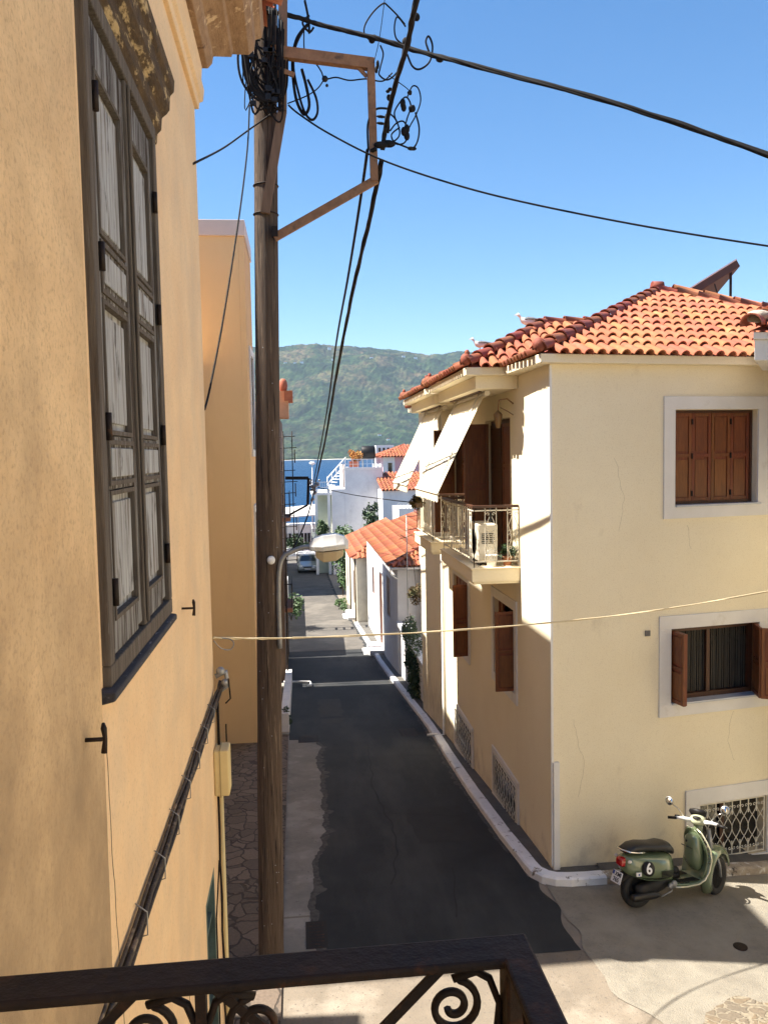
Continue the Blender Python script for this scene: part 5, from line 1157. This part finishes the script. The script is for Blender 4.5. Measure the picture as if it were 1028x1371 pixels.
span('clothes_line','cream cord strung across the street from the old house to the right edge',[at(285,854,6.5),at(330,855,7),at(400,854,7.6),at(560,847,8.6),at(735,834,9.3),at(880,817,9.6),at(1028,792,9.8),at(1200,760,10)],(.006,.0065,2),ropec,sub=30)
c_=span('cord_loop','small loose loop of grey cord hanging where the cream cord meets the old house',[at(286,858,6.5),at(296,868,6.52),at(308,870,6.55),at(313,862,6.56),at(308,856,6.58),at(298,855,6.6)],.004,galv)
span('thin_lead_wire','fine vertical wire rising above the bracket to the top edge',[at(500,85,9.3),at(508,50,9.0),at(516,-10,8.8)],.004)
span('service_wire','short thin wire from bracket cluster down to the long sagging wire',[at(520,100,9.3),at(545,118,9.3),at(548,124,9.3)],.005)
# splice cluster hanging by the bracket
cl=thing('splice_cluster','tangle of black cable loops and splices hanging beside the bracket','cable splices',at(515,180,9.3))
Yk=9.3
coil([(497,55),(488,45),(489,32),(500,15),(513,4),(520,8),(532,20),(542,32)],.009,Yk,'loop',parent=cl)
coil([(543,35),(532,22),(528,35),(530,50),(538,58)],.009,Yk,'loop',parent=cl)
coil([(545,72),(552,88),(562,92),(575,82),(579,62),(574,48),(570,55),(574,68),(578,76)],.011,Yk,'loop',parent=cl)
coil([(509,60),(513,72),(509,90),(508,100),(520,106),(535,90),(540,60)],.009,Yk,'loop',parent=cl)
coil([(520,145),(505,145),(496,155),(492,170),(493,200)],.012,Yk,'loop',parent=cl)
coil([(532,165),(528,150),(538,133),(545,130),(550,142),(545,158),(540,178)],.009,Yk,'loop',parent=cl)
coil([(545,130),(552,115),(560,118),(563,135),(556,155),(548,170),(545,185)],.008,Yk,'loop',parent=cl)
coil([(556,150),(561,170),(559,188),(552,198),(540,195),(528,190)],.010,Yk,'loop',parent=cl)
coil([(522,175),(530,165),(540,162),(546,175),(542,190),(530,192),(524,180),(535,170)],.009,Yk,'loop',parent=cl)
coil([(520,150),(530,160),(535,178),(528,188),(514,190)],.009,Yk,'loop',parent=cl)
for (px,py,w_,h_) in ((541,140,10,16),(552,146,9,14),(543,176,11,18),(516,192,26,14),(552,199,12,7),(512,155,14,4),(512,164,14,4),(518,168,7,30),(521,120,8,6),(548,124,6,6),(545,58,12,16),(498,52,12,10),(590,78,12,10),(555,22,12,16),(522,133,8,12),(505,90,6,14),(500,200,10,8)):
    c=at(px,py,Yk-.03); s_=Yk/FPX; q=MB(); rg=random.Random(px); 
    for kk in range(3): q.sphere(c+Vector((rg.uniform(-.25,.25)*w_*s_,rg.uniform(-.02,.02),rg.uniform(-.3,.3)*h_*s_)),(w_*s_*.36,.028,h_*s_*.34),8,6)
    q.build('splice',blackc,cl)
# ================================================================== drains and small road things
for (x0,x1,y0,y1,lab) in ((-.16,.34,20.1,20.9,'iron drain grating in the left gutter level with the orange building'),(2.42,2.90,20.2,21.2,'iron drain grating against the right kerb'),(-.05,.22,9.75,10.35,'iron drain cover beside the near pole base')):
    d=thing('drain_grating',lab,'drain',((x0+x1)/2,(y0+y1)/2,G(x0,y0)),'iron road drains'); q=MB(); n=9
    sl_=(G(x0,y1)-G(x0,y0))/(y1-y0)
    for i in range(n):
        t0=y0+(y1-y0)*i/n; t1=t0+(y1-y0)/n*.55; z0=G(x0,t0)+.012; z1_=G(x0,t1)+.012; q.quad((x0+.04,t0,z0),(x1-.04,t0,z0),(x1-.04,t1,z1_),(x0+.04,t1,z1_))
    q.build('bars',iron,d,recalc=False)
    q=MB(); q.quad((x0,y0,G(x0,y0)+.008),(x1,y0,G(x0,y0)+.008),(x1,y1,G(x0,y1)+.008),(x0,y1,G(x0,y1)+.008)); q.build('pit',darkint,d,recalc=False)
mh=thing('manhole_cover','small round iron cover set in the sunlit rubble paving','manhole cover',(5.02,8.75,-.1))
c=None
for k in range(400):
    Yt=6+k*.01; p_=at(991,1270,Yt)
    if p_.z<=G(p_.x,p_.y): c=p_; break
q=MB(); z_=G(c.x,c.y)+.012; q.lathe([(.0,0),(.085,0),(.085,.012),(.07,.014),(.0,.012)],(c.x,c.y,z_),n=20); q.build('cover',iron,mh); mh.location=(c.x,c.y,z_); mh.children[0].location=-Vector((c.x,c.y,z_))+Vector((5.02,8.75,-.1))
for (px,py,lab) in ((885,434,''),):
    pass
pp=thing('white_pipe','bent white pipe lying across the left road edge beyond the low wall','pipe',(-.4,30.5,-2.2)); q=MB(); q.tube([(-.7,29.6,-2.1),(.25,29.6,-2.15),(.28,29.0,-2.1),(.1,28.9,-2.1)],.04,6); q.build('tube',whitecl,pp)
# ================================================================== SCOOTER
sco=thing('scooter','green motor scooter with a white number six roundel parked at the corner house wall','scooter',(4.31,10.2,-.06))
rear=Vector((4.33,10.22,0)); frontp=Vector((5.62,10.60,0)); rear.z=G(rear.x,rear.y)+.008; frontp.z=G(frontp.x,frontp.y)+.008
ex=(frontp-rear); WBs=ex.length; ex.normalize(); ey=Vector((0,0,1)).cross(ex).normalized(); ez=ex.cross(ey).normalized()
lean=R(6); ey2=ey*math.cos(lean)-ez*math.sin(lean); ez2=ez*math.cos(lean)+ey*math.sin(lean)
BMx=frame(rear,ex,ey2,ez2)
def ell(x,zc,hw,hh,n=20,pw=2.4,yc=0,tb=1):
    out=[]
    for i in range(n):
        t=2*math.pi*i/n; c,s=math.cos(t),math.sin(t)
        out.append((x,yc+hw*math.copysign(abs(c)**(2/pw),c),zc+hh*math.copysign(abs(s)**(2/pw),s)))
    return out
def wheel(M,parent,c=(0,0,.255)):
    q=MB(M); prof=[(.165,-.035),(.185,-.05),(.225,-.055),(.25,-.035),(.258,0),(.25,.035),(.225,.055),(.185,.05),(.165,.035)]
    q.lathe([(r_,h_) for r_,h_ in prof]+[prof[0]],c,'y',32); wq=q.build('wheel',rubber,parent)
    q=MB(M); q.lathe([(.166,-.034),(.15,-.02),(.15,.02),(.166,.034)],c,'y',28)
    for k in range(5):
        a_=2*math.pi*k/5; cv=Vector(c); q.beam(cv+Vector((.03*math.cos(a_),0,.03*math.sin(a_))),cv+Vector((.155*math.cos(a_),0,.155*math.sin(a_))),.035,.03,(0,1,0))
    q.lathe([(.0,-.035),(.04,-.035),(.045,0),(.04,.035),(.0,.035)],c,'y',16); q.build('rim',mat('dark alloy',(.06,.06,.06),metal=.6,rough=.4,bump=0),wq)
    return wq
wheel(BMx,sco)
# rear body
q=MB(BMx); rings=[]
for (x,zc,hw,hh) in ((-.26,.60,.05,.05),(-.245,.60,.10,.10),(-.20,.585,.145,.135),(-.10,.565,.185,.155),(.05,.545,.215,.170),(.20,.535,.222,.172),(.33,.525,.205,.175),(.43,.50,.165,.19),(.50,.475,.12,.19),(.545,.45,.09,.17)):
    rings.append(ell(x,zc,hw,hh,24,2.6))
q.loft(rings); body=q.build('body',green,sco); body.modifiers.new('s','SUBSURF').levels=1; body.modifiers['s'].render_levels=2
# lower cowl edge strip
q=MB(BMx)
for s in (1,-1): q.tube([(-.2,s*.15,.475),(0,s*.205,.42),(.2,s*.222,.40),(.36,s*.20,.40),(.45,s*.15,.42),(.49,s*.13,.50),(.48,s*.125,.6)],.007,6)
q.build('cowl_seam',mat('seam green',(.05,.075,.035),bump=0),body)
q=MB(BMx)
for k in range(5): q.box(.22,.40,-.232+.004*k*0,-.218,.50-.018*k,.508-.018*k)
q.build('vent_slats',blackp,body)
# engine / underside
q=MB(BMx); q.loft([ell(x,zc,hw,hh,14,3,yc) for x,zc,hw,hh,yc in ((-.12,.27,.05,.06,-.10),(.0,.27,.07,.09,-.11),(.2,.29,.09,.10,-.08),(.38,.31,.10,.09,-.03),(.50,.33,.09,.07,0))]); q.build('engine',blackp,sco)
q=MB(BMx); q.loft([ell(x,.20,.05,r_,14,2.2,-.165) for x,r_ in ((-.22,.02),(-.2,.05),(.02,.055),(.16,.05),(.22,.02))]); q.build('exhaust',mat('exhaust',(.04,.037,.034),rough=.4,metal=.6,bump=0),sco)
q=MB(BMx); q.sphere((.47,-.17,.30),(.05,.03,.05),10,8); q.lathe([(.0,-.012),(.035,-.012),(.035,.01),(.0,.01)],(.40,-.18,.29),'y',12); q.tube([(.3,-.12,.14),(.45,-.14,.20),(.5,-.12,.28)],.012,6); q.build('brake_pedal',galv,sco)
q=MB(BMx); q.tube([(.42,.10,.28),(.40,.22,.02),(.37,.23,-.02)],.011,6); q.build('stand',blackp,sco)
# seat
q=MB(BMx); rings=[]
for (x,zc,hw,hh) in ((-.24,.755,.06,.015),(-.22,.77,.10,.04),(-.12,.795,.13,.055),(.0,.80,.14,.060),(.12,.79,.142,.055),(.24,.775,.15,.058),(.36,.775,.15,.068),(.46,.745,.135,.075),(.53,.70,.10,.055),(.555,.675,.05,.02)):
    rings.append(ell(x,zc,hw,hh,20,2.5))
q.loft(rings); q.build('seat',seatm,sco)
q=MB(BMx); q.tube([(.0,-.15,.755),(-.10,-.15,.76),(-.22,-.13,.775),(-.29,-.06,.79),(-.29,.06,.79),(-.22,.13,.775),(-.10,.15,.76),(.0,.15,.755)],.011,8); q.build('grab_rail',chrome,sco)
# tail light, plate
q=MB(BMx); rings=[ell(x,.625,hw,hh,12,4) for x,hw,hh in ((-.235,.075,.062),(-.30,.066,.055),(-.315,.045,.035))]; q.loft(rings,sm=False); q.build('tail_light',redl,sco,.006)
q=MB(BMx)
for s in (1,-1): q.sphere((-.235,s*.135,.655),(.035,.02,.022),8,6)
q.build('turn_signal',mat('clear lens',(.7,.66,.6),rough=.2,bump=0),sco)
PMm=BMx@frame((-.335,0,.43),(0,-1,0),(math.sin(R(20)),0,math.cos(R(20))),(-math.cos(R(20)),0,math.sin(R(20))))
q=MB(PMm); q.box(-.095,.095,-.075,.075,-.004,.004); pl_=q.build('number_plate',whitecl,sco,.003)
q=MB(PMm); q.box(-.092,-.055,.02,.072,.0042,.006); q.build('blue_band',hazel,pl_)
text(pl_,'XMI',.07,PMm@Matrix.Translation((.02,.035,.0055)),blackp,off=.001); text(pl_,'765',.075,PMm@Matrix.Translation((0,-.035,.0055)),blackp,off=.001)
q=MB(BMx); q.loft([[(-.16,-.07,.45),(-.16,.07,.45),(-.18,.07,.50),(-.18,-.07,.50)],[(-.33,-.06,.36),(-.33,.06,.36),(-.33,.06,.38),(-.33,-.06,.38)]],sm=False); q.build('rear_mudguard',blackp,sco)
# roundel with 6 on the near flank (y negative side)
RMm=BMx@frame((.005,-.222,.565),(1,0,0),(0,.16,.987),(0,-.987,.16))
q=MB(RMm); q.lathe([(.0,-.03),(.092,-.03),(.092,.006),(.0,.006)],(0,0,0),'z',28); rd=q.build('roundel',blackp,sco)
text(rd,'6',.19,RMm@Matrix.Translation((0,0,.0075)),whitecl,off=.0015)
q=MB(BMx@frame((-.135,-.196,.50),(.985,-.17,0),(0,.0,1),(-.17,-.985,0))); q.box(-.035,.035,-.02,.028,-.01,.008); stc=q.build('sticker',whitecl,sco); 
q=MB(BMx@frame((-.135,-.196,.50),(.985,-.17,0),(0,.0,1),(-.17,-.985,0))); q.lathe([(.0,.008),(.013,.008),(.013,.0095),(.0,.0095)],(0,.003,0),'z',10); q.build('emblem',hazel,stc)
# floorboard, tunnel
q=MB(BMx); q.loft([ [(x,-hw,z_),(x,hw,z_),(x,hw*.92,z_-.06),(x,-hw*.92,z_-.06)] for x,hw,z_ in ((.42,.14,.315),(.52,.20,.30),(.75,.215,.285),(.92,.205,.30),(1.0,.20,.36))],sm=False); fb=q.build('floorboard',green,sco,.012,3)
q=MB(BMx)
for s in (-1,1):
    for k in range(4): q.beam((.58,s*(.07+.032*k),.302),(.90,s*(.07+.032*k),.308),.012,.008)
q.build('floor_strip',blackp,fb)
# side chrome rail along floorboard and shield
q=MB(BMx)
for s in (-1,1): q.tube([(.46,s*.20,.27),(.62,s*.222,.262),(.85,s*.222,.27),(.95,s*.225,.31),(1.02,s*.232,.42),(1.055,s*.238,.56),(1.04,s*.232,.70),(1.0,s*.205,.80),(.965,s*.15,.90),(.945,s*.08,.945)],.011,8)
q.build('edge_trim',mat('pale trim metal',(.72,.70,.52),(.66,.64,.48),rough=.25,metal=.5,bump=0),sco)
# leg shield (curved sheet) 
q=MB(BMx); rows=[]
prof_=[(.98,.30,.20),(1.02,.40,.222),(1.055,.52,.23),(1.06,.62,.23),(1.045,.72,.222),(1.01,.82,.19),(.98,.90,.12),(.965,.945,.06)]
for (x,z_,hw) in prof_:
    rows.append([(x-.05*abs(t)**2.2*1.0,hw*t,z_) for t in [-1+i/6 for i in range(13)]])
I=[[q.p(p_) for p_ in r_] for r_ in rows]
for r_,s_ in zip(I,I[1:]):
    for j in range(12): q.face((r_[j],r_[j+1],s_[j+1],s_[j]),True)
ls=q.build('leg_shield',green,sco,recalc=False); sf=ls.modifiers.new('s','SOLIDIFY'); sf.thickness=.02; ls.modifiers.new('u','SUBSURF').render_levels=1
# inner shield box / glovebox
q=MB(BMx); q.loft([ell(x,z_,hw,hh,16,3.5) for x,z_,hw,hh in ((.87,.66,.07,.15),(.89,.65,.105,.20),(.95,.63,.135,.25),(1.01,.62,.13,.25))]); gb_=q.build('glovebox',green,sco)
q=MB(BMx); q.box(.832,.845,-.10,.10,.70,.706); q.lathe([(.0,-.01),(.018,-.01),(.018,.0),(.0,.0)],(.838,0,.78),'x',10); q.build('glovebox_lid_gap',blackp,gb_)
q=MB(BMx)
for k in range(4): q.beam((1.085,-.19,.50+.06*k),(1.085,-.08,.50+.06*k),.012,.014); q.beam((1.085,.08,.50+.06*k),(1.085,.19,.50+.06*k),.012,.014)
q.build('shield_vent',galv,ls)
# front mudguard + fork + wheel with steering
steer=R(20)
piv=Vector((1.14,0,.9)); 
def steerM(a_):
    return BMx@Matrix.Translation(Vector((WBs-.0,0,0)))@Matrix.Rotation(a_,4,'Z')@Matrix.Translation(Vector((-WBs,0,0)))
FWm=steerM(steer)
wheel(FWm,sco,(WBs,0,.255))
q=MB(FWm); rings=[]
for k in range(11):
    t=R(-28+19.5*k) ; r_=.30; cxx=WBs-r_*math.cos(t)*1.0; czz=.27+r_*math.sin(t)*1.12
    n_=Vector((-math.cos(t),0,math.sin(t))); wdt=.095*(1-.35*abs(k-5)/5)
    rings.append([Vector((cxx,0,czz))+Vector((0,1,0))*wdt*math.sin(u_)+n_*.075*math.cos(u_)-n_*.02 for u_ in [R(-105+210*i/10) for i in range(11)]])
q.loft(rings,caps=False,closed=False); fm=q.build('front_mudguard',green,sco,recalc=False); fm.modifiers.new('s','SOLIDIFY').thickness=.012
q=MB(FWm); q.tube([(WBs-.0,-.075,.255),(WBs-.04,-.08,.42),(WBs-.10,-.05,.60)],.02,8); q.tube([(WBs-.1,0,.5),(WBs-.20,0,.92)],.03,8); q.build('fork',galv,sco)
# nose (horn cover) and headset
q=MB(BMx); q.loft([ell(x,z_,hw,hh,12,2.5) for x,z_,hw,hh in ((1.03,.70,.06,.20),(1.08,.70,.05,.20),(1.10,.69,.02,.14))]); q.build('horn_cover',green,sco)
hs=R(34)
HM=BMx@Matrix.Translation(Vector((1.04,0,0)))@Matrix.Rotation(hs,4,'Z')@Matrix.Translation(Vector((-1.04,0,0)))
q=MB(HM); q.loft([ell(x,z_,hw,hh,18,2.3) for x,z_,hw,hh in ((.93,1.035,.045,.03),(.96,1.045,.08,.055),(1.03,1.035,.11,.075),(1.10,1.02,.095,.075),(1.145,1.01,.07,.06))]); hd_=q.build('headset',mat('cream green headset',(.42,.44,.30),(.40,.42,.28),rough=.25,bump=0),sco)
q=MB(HM); q.loft([ell(x,1.01,r_,r_,18,2) for x,r_ in ((1.12,.07),(1.155,.072),(1.17,.06))]); q.build('headlight',chrome,hd_)
q=MB(HM); q.sphere((.955,0,1.085),(.045,.06,.02),12,6); q.build('dial',blackp,hd_)
q=MB(HM); q.loft([[(1.06,-.10,1.09),(1.14,-.06,1.09),(1.14,.06,1.09),(1.06,.10,1.09)],[(1.02,-.12,1.145),(1.08,-.07,1.15),(1.08,.07,1.15),(1.02,.12,1.145)],[(.99,-.10,1.185),(1.03,-.06,1.19),(1.03,.06,1.19),(.99,.10,1.185)]],sm=True); q.build('fly_screen',blackp,hd_)
q=MB(HM); q.loft([ell(x,z_,r_,r_,12,2.2) for x,z_,r_ in ((1.04,.99,.06),(1.05,.96,.058),(1.055,.93,.055))]) ; q.tube([(1.035,0,1.0),(1.06,0,.85)],.062,14); q.build('steering_head',green,sco)
for s in (-1,1):
    q=MB(HM); q.tube([(1.0,s*.09,1.03),(.985,s*.20,1.04),(.96,s*.29,1.035)],[.03,.024,.018],10); hbb=q.build('handlebar',galvw,sco)
    q=MB(HM); q.tube([(.96,s*.27,1.035),(.925,s*.38,1.03)],.019,10); q.tube([(1.0,s*.24,1.045),(1.0,s*.30,1.04)],.026,8); q.build('grip',blackp,hbb)
    q=MB(HM); q.tube([(1.01,s*.22,1.03),(1.0,s*.33,1.02),(.985,s*.39,1.015)],.006,6); q.build('brake_lever',galv,hbb)
    q=MB(HM); q.tube([(.99,s*.17,1.05),(1.0,s*.25,1.15),(.98,s*.34,1.21)],.006,6); mi=q.build('mirror',chrome,sco)
    q=MB(HM@frame((.965,s*.37,1.25),(.3*s,.95,0),(0,0,1),(-.95,.3*s,0))); q.lathe([(.0,-.02),(.05,-.014),(.062,.0),(.058,.006),(.0,.006)],(0,0,0),'z',20); q.build('mirror_housing',galv,mi)
    q=MB(HM@frame((.965,s*.37,1.25),(.3*s,.95,0),(0,0,1),(-.95,.3*s,0))); q.lathe([(.0,.0062),(.052,.0062),(.052,.0075),(.0,.0075)],(0,0,0),'z',20); q.build('mirror_glass',chrome,mi)
q=MB(BMx); q.loft([ell(x,.345,.05,.05,12,2.5) for x in (.56,.6,.68)]); q.sphere((.62,0,.41),(.07,.06,.06),10,8); q.build('chain_lock',blackp,sco)
# ================================================================== BALCONY RAILING (foreground)
bal=thing('iron_railing','dark rusty wrought iron balcony railing with scrolls across the foreground','railing',(-.1,.9,4.4))
q=MB(); z1=5.42
def rb_(a,b_,w_,h_): q.beam(a,b_,w_,h_)
q.prism([(-1.2,.865,z1-.028),(.205,.885,z1-.028),(.205,.885,z1),(-1.2,.865,z1)],(0,.0,0)) if False else None
q.v=[];q.f=[];q.sm=[]
pts2=[(-1.2,.872),(.262,.952),(.262,-.2),(.212,-.2),(.212,.898),(-1.2,.818)]
q.M=None
q.prism([(x,y,z1-.012) for x,y in [(-.70+.015,.940),(.260,.944),(.260,-.2),(.220,-.2),(.220,.892),(-.70+.015,.888)]],(0,0,.012))
q.build('top_rail',iron,bal,.004,2)
q=MB(); q.box(.222,.254,.885,.925,4.42,z1-.0121); q.build('post',iron,bal,.003)
# flat bars & scrolls in the rail plane
def RP(t,z): # t along the rail from the corner (0) to the left, z absolute
    return Vector((.238-t,.915-t*.004,z))
q=MB()
def flat(a,b_,w_=.011,h_=.006): q.beam(a,b_,h_,w_,(0,0,1))
zt=z1-.013; zb=4.62
def scroll(cx_,cz_,r_,turns,sgn,tail=None,a0=0):
    pts=[]; n=int(26*turns)
    for i in range(n+1):
        f=i/n; th=a0+sgn*2*math.pi*turns*f; rr=r_*(1-.80*f); pts.append(RP(cx_,cz_)+Vector((rr*math.cos(th),0,rr*math.sin(th))))
    if tail: pts=[RP(*t_) for t_ in tail]+pts
    q.tube(pts,.0048,6)
for m0 in (.012,.36,.71):
    # crossing diagonals
    flat(RP(m0+.07,zt),RP(m0+.34,zt-.26)); flat(RP(m0+.34,zt),RP(m0+.07,zt-.26))
    for sg in (0,1):
        x_=m0+.045+.0*sg
    scroll(m0+.062,zt-.052,.033,1.7,-1,[(m0+.028,zt-.20),(m0+.012,zt-.11),(m0+.006,zt-.055),(m0+.018,zt-.022),(m0+.034,zt-.012)],R(90))
    scroll(m0+.29,zt-.052,.033,1.7,1,[(m0+.324,zt-.20),(m0+.34,zt-.11),(m0+.346,zt-.055),(m0+.334,zt-.022),(m0+.318,zt-.012)],R(90))
    scroll(m0+.17,zt-.16,.03,1.5,1); 
    for zz in (zt-.30,zt-.55):
        scroll(m0+.10,zz,.05,1.5,1); scroll(m0+.25,zz,.05,1.5,-1)
    flat(RP(m0+.35,zt),RP(m0+.35,zb),.016,.012)
flat(RP(0,zb),RP(.95,zb),.02,.02)
q.build('scrollwork',iron,bal)
q=MB(); 
for i in range(5): q.beam((.238,.80-.2*i,zt),(.238,.80-.2*i,zb),.014,.014,(0,1,0))
q.tube([(.238,.86-.012*k,zt-.03-.02*math.sin(k)) for k in range(8)],.006,5); q.beam((.238,.9,zb),(.238,-.2,zb),.02,.02); q.build('side_bars',iron,bal)
q=MB(); q.box(-.685,.30,-.6,.97,4.25,4.40); q.build('balcony_slab',concp,bal)
# ------------------------------------------------------------------ air
hzm=bpy.data.materials.new('haze'); hzm.use_nodes=True; N=hzm.node_tree.nodes; L=hzm.node_tree.links
N.remove(N['Principled BSDF']); pv=N.new('ShaderNodeVolumePrincipled'); pv.inputs['Color'].default_value=(.62,.80,1,1); pv.inputs['Density'].default_value=.000065; pv.inputs['Anisotropy'].default_value=.0
L.new(pv.outputs[0],N['Material Output'].inputs['Volume'])
mb=MB(); mb.box(-5200,5400,-200,4900,-9,640); mb.build('haze',hzm,kind='stuff')
